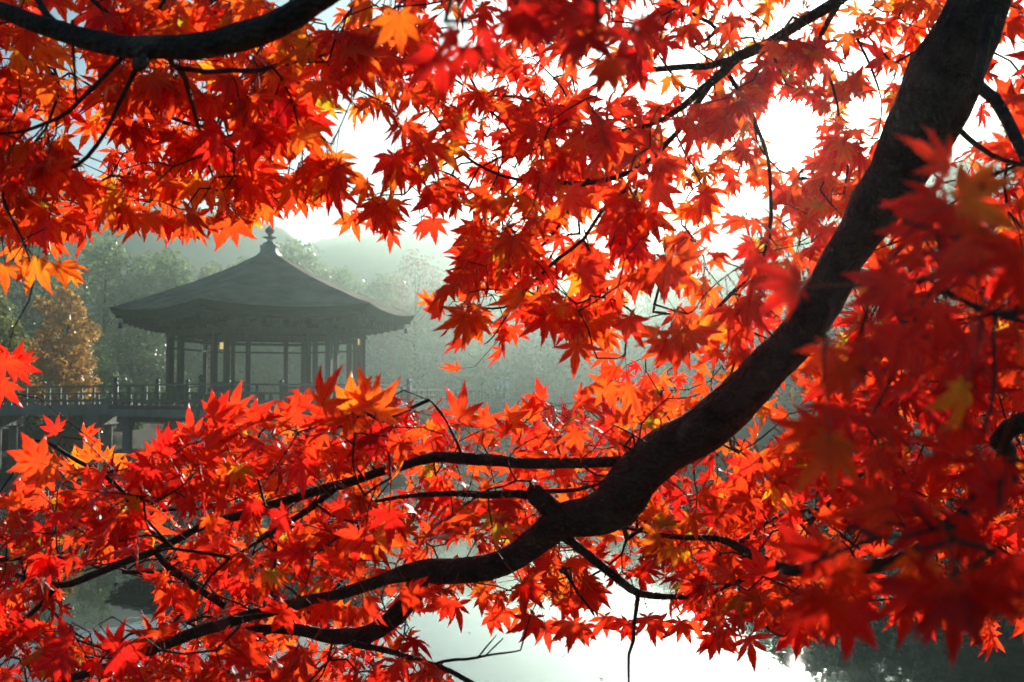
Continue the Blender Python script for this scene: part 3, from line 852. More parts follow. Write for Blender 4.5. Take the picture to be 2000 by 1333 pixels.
tree('broadleaf_tree', 380, 94, 570, 3.6, 'dark tree seen between the shaded columns', 'leaf_dark', 0.08, 18, 7000, 0.16, 46, group=G)
# behind the pavilion
tree('broadleaf_tree', 560, 114, 466, 6.4, 'large domed tree behind the roof finial', 'leaf_mid', 0.10, 30, 13000, 0.24, 51, group=G)
tree('broadleaf_tree', 480, 112, 510, 5.2, 'wide tree behind the shaded side of the roof', 'leaf_mid', 0.10, 24, 9000, 0.24, 52, group=G)
tree('broadleaf_tree', 655, 117, 508, 4.4, 'dome shaped tree behind the sunlit roof slope', 'leaf_mid', 0.06, 22, 8000, 0.24, 53, group=G)
tree('broadleaf_tree', 740, 116, 530, 4.4, 'pale green tree above the sunlit roof tip', 'leaf_mid', 0.05, 22, 8000, 0.24, 54, group=G)
tree('thinning_tree', 810, 112, 478, 4.8, 'thinning rust tinted tree with bare twigs in the haze', 'leaf_rust', 0.25, 26, 4600, 0.17, 55, group=G, hollow=0.15)
tree('broadleaf_tree', 850, 114, 560, 4.6, 'hazy green tree under the rust tinted tree', 'leaf_mid', 0.03, 22, 9000, 0.22, 56, group=G)
tree('broadleaf_tree', 945, 113, 520, 4.6, 'hazy tree behind the dangling curled leaves', 'leaf_mid', 0.03, 22, 9000, 0.22, 57, group=G)
tree('broadleaf_tree', 1050, 112, 540, 4.6, 'hazy tree above the two people on the bridge', 'leaf_dark', 0.03, 22, 9000, 0.22, 58, group=G)
tree('broadleaf_tree', 1150, 109, 520, 4.8, 'hazy tree behind the pale orange hanging leaf', 'leaf_mid', 0.03, 22, 9000, 0.22, 59, group=G)
tree('broadleaf_tree', 1260, 105, 470, 5.2, 'hazy tree behind the thin curving twigs', 'leaf_dark', 0.03, 24, 9000, 0.22, 60, group=G)
tree('broadleaf_tree', 1370, 98, 430, 5.75, 'tall hazy tree lower than the sun beyond the pond', 'leaf_dark', 0.03, 30, 14000, 0.26, 61, group=G, hollow=0.3, shape=0.35)
tree('broadleaf_tree', 1480, 84, 385, 5.29, 'tall tree on the far bank just under the sun', 'leaf_dark', 0.03, 30, 14000, 0.26, 62, group=G, hollow=0.3, shape=0.35)
tree('broadleaf_tree', 1600, 72, 330, 5.06, 'tall dark tree behind the thick dark limb', 'leaf_dark', 0.03, 34, 15000, 0.24, 63, group=G, hollow=0.3, shape=0.35)
tree('broadleaf_tree', 1730, 62, 290, 4.60, 'dark bank tree behind the upper limb fork', 'leaf_dark', 0.03, 34, 15000, 0.24, 64, group=G, hollow=0.3, shape=0.35)
tree('broadleaf_tree', 1870, 55, 300, 4.37, 'dark bank tree behind the blurred red leaves', 'leaf_dark', 0.03, 34, 15000, 0.24, 65, group=G, hollow=0.3, shape=0.35)
tree('broadleaf_tree', 2010, 48, 250, 4.37, 'dark bank tree at the picture edge beyond the blurred leaves', 'leaf_dark', 0.03, 34, 15000, 0.24, 66, group=G, hollow=0.3, shape=0.35)
# shrubs by the water
G2 = 'shrubs along the far banks'
def shrub(px, d, top, r, label, mat, seed, n=2600, leaf=0.12): tree('shrub', px, d, top, r, label, mat, 0.02, 12, n, leaf, seed, 'shrub', 0.4, 0.35, G2, 0.05)
shrub(40, 50, 700, 1.8, 'dark shrub below the golden tree', 'leaf_dark', 71)
shrub(205, 56, 712, 1.5, 'low green shrub between golden tree and pavilion', 'leaf_dark', 72)
shrub(232, 52.5, 765, 1.1, 'added dark shrub covering the sunlit bank under the pavilion deck edge', 'leaf_dark', 87)  # added to darken the pale sunlit bank seen below the deck
shrub(285, 61, 750, 1.6, 'added dark shrub hiding sunlit ground between the deck supports', 'leaf_dark', 88)  # also added, keeps the bright ground behind the supports dark
shrub(150, 49, 770, 1.3, 'low dark shrub at the foot of the golden tree', 'leaf_dark', 89)
shrub(330, 74, 700, 2.0, 'green shrub behind the shaded corner column', 'leaf_mid', 73)
shrub(440, 82, 705, 2.4, 'shrub seen between the shaded columns', 'leaf_mid', 74)
shrub(530, 100, 715, 2.2, 'bright yellow green shrub framed by the front columns', 'leaf_light', 75)
shrub(590, 108, 690, 2.4, 'pale shrub seen through the pavilion bay', 'leaf_light', 76)
shrub(680, 108, 705, 2.6, 'hazy shrub behind the sunlit columns', 'leaf_mid', 77)
shrub(780, 108, 700, 3.0, 'hazy shrub past the railing corner post', 'leaf_mid', 78)
shrub(890, 108.5, 705, 3.2, 'hazy shrub left of the two people', 'leaf_mid', 79)
shrub(1010, 109, 710, 3.2, 'hazy shrub directly behind the two people', 'leaf_dark', 80)
shrub(1140, 107.5, 715, 3.0, 'reddish maple shrub beyond the end of the bridge', 'leaf_rust', 81)
shrub(1270, 104, 700, 3.0, 'dark shrub on the bank past the reddish shrub', 'leaf_dark', 82)
shrub(1420, 92, 690, 2.8, 'bank shrub behind the thick limb', 'leaf_dark', 83)
shrub(1560, 78, 700, 2.4, 'bank shrub below the limb among blurred leaves', 'leaf_dark', 84)
shrub(1700, 66, 700, 2.2, 'dark bank shrub beneath the tall dark tree', 'leaf_dark', 85)
shrub(1860, 57, 700, 2.0, 'dark bank shrub behind the nearest blurred leaves', 'leaf_dark', 86)

# flecks of fallen leaf drifting on the pond
fl = MB()
for _ in range(170):
    d = 7.6 + 26 * rng.random() ** 1.7; x = GX(40 + 1950 * rng.random(), d); a = rng.random() * 6.28; s = 0.012 + 0.022 * rng.random()
    vs = [(x + s * r_ * math.cos(a + k * 1.047), d + s * r_ * math.sin(a + k * 1.047), 0.004 + 0.004 * rng.random()) for k, r_ in enumerate((1, 0.35, 0.8, 0.4, 0.9, 0.3))]
    fl.add(vs, [(0, 1, 2, 3, 4, 5)])
tag(fl.build('floating_leaf_debris', M['leaf_rust']), 'tiny flecks of fallen leaf floating on the pond', 'debris', kind='stuff')

# ------------------------------------------------------------------ the maple over the camera
TREE_LOC = (3.3, 0.1, 0.42)
maple = empty('maple_tree', TREE_LOC)
tag(maple, 'red and orange maple with dark twisting limbs framing the pond', 'tree')
W_TOP = (2.75, 0.62, 2.75)

def wpt(p, r): return (p[0], p[1], p[2], r)
def trace(L, d0, d1, pre=()):
    """pixel polyline (px, py, width px) with depth running d0 -> d1, to points (x, y, z, radius)"""
    L = np.array(L, float); seg = np.concatenate([[0], np.cumsum(np.hypot(np.diff(L[:, 0]), np.diff(L[:, 1])))]); t = seg / seg[-1]
    out = [wpt(p[:3], p[3]) for p in pre]
    for (x, y, w), k in zip(L, t):
        d = d0 + (d1 - d0) * k
        p = P(x, y, d); out.append((*p, w * d / F_PX / 2))
    return np.array(out)

BR = []      # (points, wobble, sides)
MAIN = trace([(2000, -140, 104), (1930, -20, 104), (1888, 60, 116), (1845, 140, 122), (1803, 230, 116), (1762, 320, 104), (1710, 400, 92), (1665, 480, 86), (1620, 560, 82), (1568, 640, 80),
              (1510, 710, 85), (1432, 790, 86), (1350, 850, 88), (1280, 895, 86), (1238, 940, 82), (1200, 985, 78), (1140, 1010, 68), (1095, 1015, 70), (1060, 1050, 60), (1010, 1085, 52),
              (950, 1108, 48), (880, 1114, 44), (825, 1116, 42), (760, 1130, 28), (690, 1152, 25), (600, 1176, 23), (500, 1200, 21), (420, 1222, 20), (330, 1258, 17), (230, 1296, 15), (140, 1325, 13), (60, 1350, 11)],
             1.22, 1.75, [(2.75, 0.62, 2.75, 0.075), (2.2, 0.75, 3.05, 0.062), (1.4, 1.0, 3.05, 0.052), (0.85, 1.16, 2.75, 0.046)])
BR.append((MAIN, 0.10, 14))
_mx, _my, _md = proj(catmull(MAIN, 0.02)[:, :3])
def on_main(x, y): return float(_md[np.argmin((_mx - x) ** 2 + (_my - y) ** 2 + 1e9 * (_md < 0.8))])
def add(L, d0, d1, pre=(), wob=0.12, n=8): BR.append((trace(L, d0, d1, pre), wob, n))
# lower fork, stub, side limbs
add([(822, 1122, 40), (805, 1160, 38), (775, 1205, 36), (720, 1238, 33), (650, 1242, 28), (580, 1232, 22), (500, 1228, 14), (430, 1240, 9)], on_main(822, 1122), 1.75, wob=0.14, n=10)
add([(1262, 905, 26), (1225, 902, 21), (1100, 906, 20), (960, 900, 20), (850, 895, 21), (760, 916, 18), (660, 950, 18), (560, 976, 16), (460, 1010, 16), (380, 1036, 14), (300, 1076, 14), (200, 1116, 13), (120, 1142, 12), (50, 1130, 10), (-40, 1088, 8)], on_main(1262, 905), 1.78, wob=0.12)
add([(112, 1145, 11), (60, 1200, 9), (0, 1242, 8), (-40, 1260, 6)], 1.70, 1.72)
add([(655, 955, 13), (610, 990, 12), (560, 1022, 10), (500, 1062, 7), (450, 1090, 4)], 1.5, 1.45)
STUB = len(BR)
add([(1100, 1012, 42), (1078, 994, 37), (1056, 975, 36), (1044, 965, 34), (1037, 960, 27), (1034, 958, 12)], on_main(1100, 1012) + 0.005, on_main(1100, 1012) - 0.01, wob=0.16, n=12)
add([(1032, 968, 17), (1000, 966, 15), (940, 965, 14), (860, 965, 12), (790, 972, 9), (740, 978, 7), (690, 985, 4)], on_main(1100, 1012), 1.6)
add([(1045, 965, 9), (1085, 960, 9), (1130, 955, 8), (1180, 944, 6), (1228, 926, 4)], on_main(1100, 1012), 1.55)
add([(1092, 1042, 20), (1120, 1062, 16), (1160, 1095, 15), (1215, 1138, 14), (1250, 1158, 14), (1305, 1166, 12), (1370, 1164, 10), (1430, 1142, 9), (1478, 1122, 8)], on_main(1092, 1030), 1.52)
add([(1247, 1158, 9), (1240, 1215, 7), (1236, 1250, 8), (1228, 1280, 6), (1228, 1330, 5), (1225, 1380, 4)], 1.45, 1.42)
add([(1100, 1110, 8), (1130, 1160, 6), (1160, 1200, 4)], 1.5, 1.55)
add([(2060, 800, 38), (1965, 895, 32), (1900, 985, 28), (1800, 1072, 26), (1680, 1112, 24), (1570, 1116, 23), (1490, 1096, 20), (1440, 1068, 16), (1400, 1054, 12), (1300, 1046, 9), (1218, 1030, 5)], 1.15, 1.6,
    [(2.8, 0.55, 2.4, 0.05), (1.9, 0.9, 2.25, 0.03), (1.1, 1.15, 2.05, 0.018)])
add([(1478, 1098, 11), (1486, 1150, 10), (1484, 1190, 9), (1500, 1230, 7), (1532, 1242, 5)], 1.5, 1.5)
add([(1545, 1110, 9), (1555, 1060, 8), (1548, 1010, 6), (1530, 985, 5)], 1.5, 1.6)
add([(1440, 1066, 8), (1500, 1020, 7), (1560, 1000, 6), (1640, 990, 5)], 1.55, 1.7)
add([(690, 1258, 14), (745, 1270, 12), (800, 1284, 12), (860, 1302, 11), (930, 1340, 10), (980, 1370, 9)], 1.5, 1.4)
add([(845, 1298, 6), (890, 1290, 6), (930, 1284, 5), (975, 1276, 4), (1016, 1272, 2.5)], 1.43, 1.42)
add([(935, 1283, 4), (955, 1258, 3), (968, 1243, 2)], 1.42, 1.43)
add([(948, 1281, 3), (978, 1252, 2.5), (982, 1246, 2)], 1.42, 1.43)
add([(300, 1075, 9), (330, 1110, 12), (390, 1150, 14), (440, 1185, 14)], 1.75, 1.72)
add([(240, 1118, 7), (330, 1120, 8), (400, 1150, 8)], 1.8, 1.75)
add([(245, 965, 9), (205, 930, 9), (150, 900, 8), (105, 870, 6), (72, 862, 4)], 1.55, 1.5)
add([(245, 965, 10), (262, 1000, 9), (300, 1040, 9), (330, 1062, 8)], 1.55, 1.7)
add([(-40, 1100, 9), (40, 1092, 8), (110, 1088, 7), (165, 1095, 5)], 1.85, 1.9)
add([(900, 885, 6), (884, 846, 5), (862, 806, 4), (840, 782, 2.5)], 1.50, 1.45)
# upper limb above the roof
add([(740, -110, 64), (660, -30, 60), (600, 10, 56), (540, 46, 54), (470, 76, 50), (380, 92, 47), (280, 92, 45), (200, 82, 43), (110, 62, 37), (40, 34, 30), (-50, 8, 25)], 1.0, 1.12,
    [(2.75, 0.62, 2.72, 0.06), (1.9, 0.8, 3.1, 0.045), (0.8, 1.0, 2.95, 0.03), (0.2, 1.0, 2.58, 0.018)], 0.12, 12)
add([(300, 95, 24), (282, 112, 26), (272, 128, 24), (268, 140, 14)], 1.04, 1.05, wob=0.3, n=10)
add([(268, 132, 12), (250, 165, 10), (232, 200, 9), (215, 242, 8), (190, 285, 8), (150, 322, 7), (80, 336, 6), (10, 325, 5), (-40, 320, 4)], 1.06, 1.35)
add([(240, 112, 10), (190, 165, 9), (150, 205, 8), (90, 240, 8), (30, 260, 7), (-40, 268, 6)], 1.08, 1.3)
add([(322, 104, 16), (345, 128, 13), (362, 150, 10), (370, 190, 9), (382, 232, 8), (400, 285, 7), (412, 335, 5), (420, 370, 3)], 1.06, 1.4)
add([(352, 134, 11), (400, 138, 10), (450, 138, 9), (505, 138, 8), (560, 124, 6), (645, 104, 4)], 1.1, 1.3)
add([(405, 290, 6), (435, 215, 5), (450, 180, 3)], 1.4, 1.5)
add([(60, -40, 14), (90, 30, 13), (130, 62, 12)], 1.15, 1.1)
add([(150, -30, 9), (215, 28, 9), (265, 32, 8), (310, 22, 7), (330, -20, 6)], 1.2, 1.25)
add([(142, 40, 7), (146, 140, 6), (150, 206, 5)], 0.95, 0.98)
add([(20, 285, 6), (5, 380, 5), (30, 440, 4), (55, 500, 3)], 1.3, 1.2)
# limbs round the sun
add([(1800, -160, 30), (1690, -40, 26), (1630, 5, 24), (1566, 42, 23), (1500, 86, 23), (1440, 114, 22), (1412, 142, 18), (1372, 172, 14), (1335, 206, 12), (1270, 246, 9), (1185, 256, 7), (1120, 250, 5), (1000, 262, 3)], 1.45, 1.75,
    [(2.75, 0.62, 2.75, 0.05), (1.9, 1.0, 3.15, 0.035), (1.1, 1.3, 2.9, 0.018)])
add([(1440, 112, 16), (1395, 128, 14), (1330, 131, 12), (1240, 138, 10), (1190, 152, 7), (1130, 185, 5), (1060, 225, 3)], 1.58, 1.8)
add([(1390, 160, 13), (1352, 218, 11), (1320, 262, 10), (1280, 302, 10), (1240, 332, 9), (1170, 356, 9), (1100, 358, 8), (1010, 350, 7), (950, 330, 6), (905, 302, 5), (872, 262, 4), (832, 205, 3)], 1.6, 1.62)
add([(1240, 332, 8), (1222, 372, 7), (1175, 415, 7), (1140, 468, 6), (1085, 508, 6), (1025, 570, 5), (1002, 602, 4), (965, 655, 3), (945, 672, 2.2)], 1.58, 1.5)
add([(1150, 350, 7), (1115, 400, 6), (1080, 460, 5), (1045, 492, 5), (990, 508, 4)], 1.58, 1.55)
add([(905, 302, 5), (870, 322, 4), (820, 352, 4), (790, 380, 3)], 1.6, 1.5)
add([(1005, 595, 4), (960, 602, 4), (925, 600, 3), (880, 602, 2)], 1.5, 1.48)
add([(1640, 5, 13), (1612, 50, 11), (1598, 90, 8), (1604, 120, 4)], 1.5, 1.62)
add([(1425, 148, 9), (1468, 225, 9), (1500, 310, 8), (1506, 400, 8), (1496, 488, 8), (1472, 530, 7), (1430, 572, 7), (1382, 625, 6), (1340, 665, 5), (1282, 718, 3.5)], 1.6, 1.5)
add([(1475, 525, 6), (1462, 600, 6), (1440, 690, 5), (1410, 790, 4), (1390, 880, 3)], 1.52, 1.55)
add([(1380, 628, 5), (1340, 620, 4), (1300, 612, 3), (1250, 625, 2)], 1.5, 1.48)
add([(1350, 90, 8), (1400, 60, 7), (1340, 20, 6), (1280, -30, 5)], 1.7, 1.75)
add([(1600, 110, 6), (1628, 170, 5), (1640, 240, 4.5), (1630, 310, 4), (1600, 370, 3)], 1.62, 1.6)
add([(1470, 228, 5), (1480, 280, 4), (1520, 330, 4), (1570, 350, 3)], 1.58, 1.65)
add([(1500, 86, 6), (1520, 130, 5), (1535, 165, 4)], 1.56, 1.62)
add([(1668, 60, 6), (1700, 130, 5), (1722, 200, 4), (1715, 270, 3)], 1.6, 1.5)
# edge twigs
add([(-90, 420, 8), (-60, 560, 6), (-30, 640, 5), (-5, 690, 3)], 1.3, 1.3)
# right edge
add([(1935, 30, 22), (1918, 110, 22), (1912, 165, 23), (1940, 195, 23), (1975, 250, 22), (2010, 320, 20), (2060, 400, 18)], 1.2, 1.1, n=10)
add([(1800, 340, 30), (1838, 296, 34), (1868, 248, 28), (1888, 205, 25), (1905, 170, 21)], on_main(1790, 300), 1.21, n=10)
add([(1830, 225, 12), (1872, 252, 11), (1900, 278, 11), (1935, 302, 11), (1985, 320, 8)], on_main(1810, 225), 1.32)
add([(2080, 600, 20), (2010, 612, 16), (1945, 612, 14), (1860, 570, 10), (1800, 545, 7), (1700, 560, 4)], 0.54, 0.49, [(2.6, 0.5, 2.4, 0.03), (1.4, 0.6, 2.2, 0.015), (0.6, 0.75, 1.95, 0.007)])
add([(1945, 612, 9), (1940, 700, 8), (1934, 800, 7), (1900, 880, 5)], 0.52, 0.49)
add([(2080, 900, 14), (1985, 940, 13), (1900, 985, 11), (1820, 1030, 8), (1720, 1050, 5)], 0.5, 0.45, [(2.6, 0.5, 2.2, 0.03), (1.4, 0.6, 1.9, 0.014), (0.6, 0.7, 1.82, 0.006)])
add([(1900, 985, 7), (1880, 1080, 6), (1840, 1150, 5)], 0.48, 0.43)
add([(1150, -160, 12), (1160, -40, 9), (1165, 40, 6)], 0.6, 0.53, [(0.9, 1.0, 2.95, 0.016), (0.4, 0.85, 2.6, 0.008)])
add([(880, -160, 12), (885, -40, 9), (895, 30, 6)], 0.62, 0.55, [(0.6, 0.98, 2.85, 0.016), (0.15, 0.88, 2.6, 0.008)])

# trunk
mb = MB()
tp = catmull([(3.3, 0.1, 0.2, 0.22), (3.32, 0.14, 0.7, 0.17), (3.2, 0.25, 1.4, 0.15), (2.95, 0.45, 2.1, 0.135), (2.75, 0.62, 2.75, 0.12), (2.7, 0.7, 3.4, 0.09), (2.9, 0.9, 4.2, 0.06)], 0.12)
mb.tube(tp[:, :3], tp[:, 3], 16, wob=0.12)
mb.build('trunk', M['bark'], maple, True)

# raster of where the thick limbs lie, to keep them clear of leaves in front
RS = 4; RW, RH = 2200 // RS, 1540 // RS; OX, OY = 100, 100
limb_d = np.full((RH, RW), 1e9)
nodes = []; node_len = []; node_dir = []
for i, (pts, wob, n) in enumerate(BR):
    c = catmull(pts, 0.018)
    # knots and kinks, more on the thin wood
    a_ = np.linspace(0, 1, len(c)); amp = 0.0022 + c[:, 3] * 0.10
    for ax in range(3):
        ph = rng.random(4) * 6.28; L = len(c) * 0.018
        c[:, ax] += amp * (np.sin(a_ * L * 38 + ph[0]) * 0.5 + np.sin(a_ * L * 83 + ph[1]) * 0.35) * (0.5 if ax < 2 else 0.7) * np.clip(a_ * 8, 0, 1)
    rad = c[:, 3] * (1 + 0.10 * np.sin(a_ * len(c) * 0.31 + rng.random() * 6) * np.sin(a_ * len(c) * 0.13))
    for q in range(0, len(c), 9):          # swollen nodes
        q0 = q + int(rng.integers(0, 9)); wq = 1.5 + 2.0 * rng.random()
        rad = rad * (1 + (0.07 + 0.10 * rng.random()) * np.exp(-((np.arange(len(c)) - q0) / wq) ** 2))
    mb = MB(); mb.tube(c[:, :3], np.maximum(rad, 0.0006), n, wob=wob)
    mb.build('branch', M['bark'] if c[:, 3].max() > 0.004 else M['twig'], maple, True)
    px, py, d = proj(c[:, :3])
    vis = (px > -250) & (px < 2250) & (py > -250) & (py < 1550)
    for x, y, dd, r_ in zip(px[vis], py[vis], d[vis], rad[vis]):
        wpx = r_ * F_PX / dd
        if wpx > 5.5:
            x0, x1 = int((x - wpx + OX) / RS), int((x + wpx + OX) / RS) + 1; y0, y1 = int((y - wpx + OY) / RS), int((y + wpx + OY) / RS) + 1
            x0, y0 = max(0, x0), max(0, y0)
            if x1 > x0 and y1 > y0: limb_d[y0:y1, x0:x1] = np.minimum(limb_d[y0:y1, x0:x1], dd)
    k = np.where(vis & (rad < 0.02))[0][::1]
    tg = np.gradient(c[:, :3], axis=0); tg /= np.linalg.norm(tg, axis=1)[:, None] + 1e-12
    for q in k: nodes.append(c[q, :3]); node_dir.append(tg[q])
# pale lichened knob under the upper limb and cut end of the stub
def knob(p, r_, name):
    mb = MB(); me_ = []
    for th in range(1, 7):
        for ph in range(10):
            a, b = th / 7 * math.pi, ph / 10 * 2 * math.pi; rr = r_ * (0.55 + 0.7 * rng.random())
            me_.append(p + rr * np.array([math.sin(a) * math.cos(b), math.sin(a) * math.sin(b), math.cos(a)]))
    fs = [(i * 10 + j, i * 10 + (j + 1) % 10, (i + 1) * 10 + (j + 1) % 10, (i + 1) * 10 + j) for i in range(5) for j in range(10)]
    fs += [tuple(range(10))[::-1], tuple(range(50, 60))]
    mb.add(me_, fs); return mb.build(name, M['lichen'], maple, True)
knob(P(277, 122, 1.03), 0.0075, 'knot')

# ---- where leaves may be (photo outline of the openings)
GAP = [np.array(L, float) for L in (
    [(-80, 600), (40, 600), (110, 590), (150, 560), (190, 520), (130, 450), (180, 452), (225, 455), (300, 470), (380, 468), (470, 480), (530, 425), (600, 405), (660, 420), (700, 460), (750, 490), (800, 470), (860, 462), (890, 440), (915, 425),
     (890, 480), (880, 540), (800, 570), (800, 615), (850, 650), (845, 690), (865, 735), (930, 745), (1000, 715), (1060, 690), (1090, 715), (1165, 735), (1190, 765), (1150, 772), (1100, 765), (1040, 772), (960, 785), (900, 775), (840, 790), (760, 760), (690, 745),
     (620, 740), (540, 775), (450, 790), (400, 800), (340, 845), (290, 875), (215, 885), (120, 845), (40, 890), (10, 945), (-80, 960)],
    [(820, 1185), (865, 1225), (905, 1215), (960, 1215), (1010, 1235), (1080, 1250), (1130, 1258), (1180, 1248), (1240, 1240), (1300, 1236), (1350, 1260), (1400, 1290), (1450, 1270), (1520, 1290), (1540, 1420), (960, 1420), (945, 1345), (900, 1300), (850, 1280), (815, 1235)],
    [(130, 1135), (215, 1120), (275, 1130), (295, 1180), (270, 1225), (235, 1260), (175, 1245), (150, 1190)],
    [(1560, 1270), (1700, 1240), (1800, 1220), (1900, 1290), (2100, 1300), (2100, 1450), (1560, 1450)],
    [(655, 235), (700, 240), (740, 235), (765, 250), (760, 275), (720, 330), (690, 345), (660, 330), (680, 300)],
    [(1665, 195), (1735, 170), (1750, 215), (1735, 270), (1690, 280), (1660, 245)],
    [(1895, 180), (1945, 230), (1960, 262), (1885, 260)],
    [(1955, 90), (1990, 60), (2010, 120), (1960, 140)],
    [(1030, 640), (1080, 650), (1070, 690), (1020, 690)],
)]
def inpoly(x, y, poly):
    r_ = np.zeros(np.shape(x), bool); n = len(poly)
    for i in range(n):
        a = poly[i]; b = poly[(i + 1) % n]
        c = (a[1] > y) != (b[1] > y)
        r_ ^= c & (x < (b[0] - a[0]) * (y - a[1]) / (b[1] - a[1] + 1e-12) + a[0])
    return r_
SUN_PX = (1545.0, 248.0)
def in_gap(x, y, grow=0.0):
    x = np.asarray(x, float); y = np.asarray(y, float)
    g = np.hypot(x - SUN_PX[0], y - SUN_PX[1]) < 47 + grow
    for p in GAP: g = g | inpoly(x, y, p)
    return g
def blocked(x, y, d):
    ix = ((np.asarray(x) + OX) / RS).astype(int); iy = ((np.asarray(y) + OY) / RS).astype(int)
    ok = (ix >= 0) & (ix < RW) & (iy >= 0) & (iy < RH)
    r_ = np.zeros(ix.shape, bool)
    r_[ok] = limb_d[iy[ok], ix[ok]] > np.asarray(d)[ok] - 0.02
    r_[ok] &= limb_d[iy[ok], ix[ok]] < 1e8
    return r_

# ---- leaf shapes: seven pointed lobes with toothed edges on a thin stalk
def leaf_shape(seed, curl=0.0):
    r_ = np.random.default_rng(seed)
    ang = np.array([-122, -78, -39, 0, 39, 78, 122.0]) * (0.90 + 0.14 * r_.random()) + r_.normal(size=7) * 5
    fat = 0.74 + 0.38 * r_.random()
    ln = np.array([0.36, 0.78, 1.02, 1.14, 1.02, 0.78, 0.36]) * (1 + r_.normal(size=7) * 0.09)
    V = [(0, 0)]; RAD = [0.0]; RIB = [0.0]; T = []
    def v(a, r, rib, off=0.0):
        a = math.radians(a)
        V.append((r * math.sin(a) + off * math.cos(a), r * math.cos(a) - off * math.sin(a))); RAD.append(r); RIB.append(rib); return len(V) - 1
    notch = []
    for i in range(8):
        if i == 0: a = ang[0] - 34; r = 0.13
        elif i == 7: a = ang[6] + 34; r = 0.13
        else: a = (ang[i - 1] + ang[i]) / 2; r = 0.215 * min(ln[i - 1], ln[i]) / 0.9 + 0.01
        notch.append(v(a, r, 1.0))
    for i in range(7):
        a, L = ang[i], ln[i]
        m1 = v(a, 0.42 * L, 0.0); m2 = v(a, 0.70 * L, 0.0); tip = v(a, L, 0.0)
        wd = 0.148 * fat * L * (0.9 + 0.2 * r_.random())
        for s, nt in ((-1, notch[i]), (1, notch[i + 1])):
            e1 = v(a, 0.47 * L, 1.0, s * wd); e2 = v(a, 0.67 * L, 1.0, s * wd * 0.62); e3 = v(a, 0.83 * L, 1.0, s * wd * 0.24)
            k1 = v(a, 0.43 * L, 1.0, s * wd * 1.17) if L > 0.6 else None
            k2 = v(a, 0.635 * L, 1.0, s * wd * 0.88); k3 = v(a, 0.79 * L, 1.0, s * wd * 0.47)
            tr = [(0, nt, m1), (nt, e1, m1), (m1, e1, m2), (e1, e2, m2), (m2, e2, tip), (e2, e3, tip), (e1, k2, e2), (e2, k3, e3)]
            if k1: tr.append((nt, k1, e1))
            for t in tr: T.append(t if s < 0 else (t[0], t[2], t[1]))
    V = np.array(V); RAD = np.array(RAD); RIB = np.array(RIB)
    V3 = np.zeros((len(V), 3)); V3[:, :2] = V
    c1 = -0.10 - curl * 0.55 + r_.normal() * 0.07
    tw = r_.normal() * 0.10
    V3[:, 2] = c1 * RAD ** 2 + RIB * 0.05 * (RAD > 0.2) + tw * V[:, 0] * V[:, 1] + r_.normal() * 0.08 * V[:, 0] ** 2 + 0.025 * r_.normal(size=len(V)) * RAD
    if curl > 0.5:                       # dried leaf rolling in
        V3[:, 0] *= 0.62; V3[:, 2] -= 0.5 * np.abs(V[:, 0])
    V3[:, 1] += LP
    # stalk
    n0 = len(V3); st = []
    for k, (y, z) in enumerate(((0.0, 0.05), (LP * 0.5, 0.035), (LP, 0.0))):
        w = 0.013 if k else 0.018
        st += [(-w, y, z), (w, y, z), (0, y, z - 1.6 * w)]
    ST = []
    for k in range(2):
        for j in range(3):
            a, b = n0 + k * 3 + j, n0 + k * 3 + (j + 1) % 3
            ST += [(a, b, b + 3), (a, b + 3, a + 3)]
    V3 = np.vstack([V3, st]); RAD = np.concatenate([RAD, np.zeros(9)]); RIB = np.concatenate([RIB, np.ones(9)])
    return V3, np.array(T + ST), np.array([0] * len(T) + [1] * len(ST)), RAD, RIB
LP = 1.0
SHAPES = [leaf_shape(200 + i, c) for i, c in enumerate((0, 0, 0.05, 0.1, 0.1, 0.15, 0.2, 0.25, 0.3, 0.4, 0.45, 0.5, -0.25, 0.8, 1.0))]
N_OK = 13

LEAVES = []        # dicts: base point, Y, Z, scale, tint, shape
def frame_from(Y, Z):
    Y = Y / np.linalg.norm(Y); Z = Z - Y * (Z @ Y); Z /= np.linalg.norm(Z) + 1e-9
    return np.cross(Y, Z), Y, Z
TIPS = np.array([[0, LP, 0], [0, LP + 1.0, 0], [0.6, LP + 0.72, 0], [-0.6, LP + 0.72, 0], [0.7, LP + 0.15, 0], [-0.7, LP + 0.15, 0]])
def try_leaf(base, Y, Z, s, tint, shape, force=False, maxgap=1):
    X, Y, Z = frame_from(Y, Z); F3 = np.stack([X, Y, Z], 1)
    if not force:
        q = base + (TIPS * s) @ F3.T
        px, py, d = proj(q)
        if d.min() < 0.3: return False
        g = in_gap(px, py)
        if g[0] or g.sum() > maxgap: return False
        if np.hypot(px - SUN_PX[0], py - SUN_PX[1]).min() < 44: return False
        if blocked(px, py, d).any(): return False
    LEAVES.append((base, F3, s, tint, shape)); return True

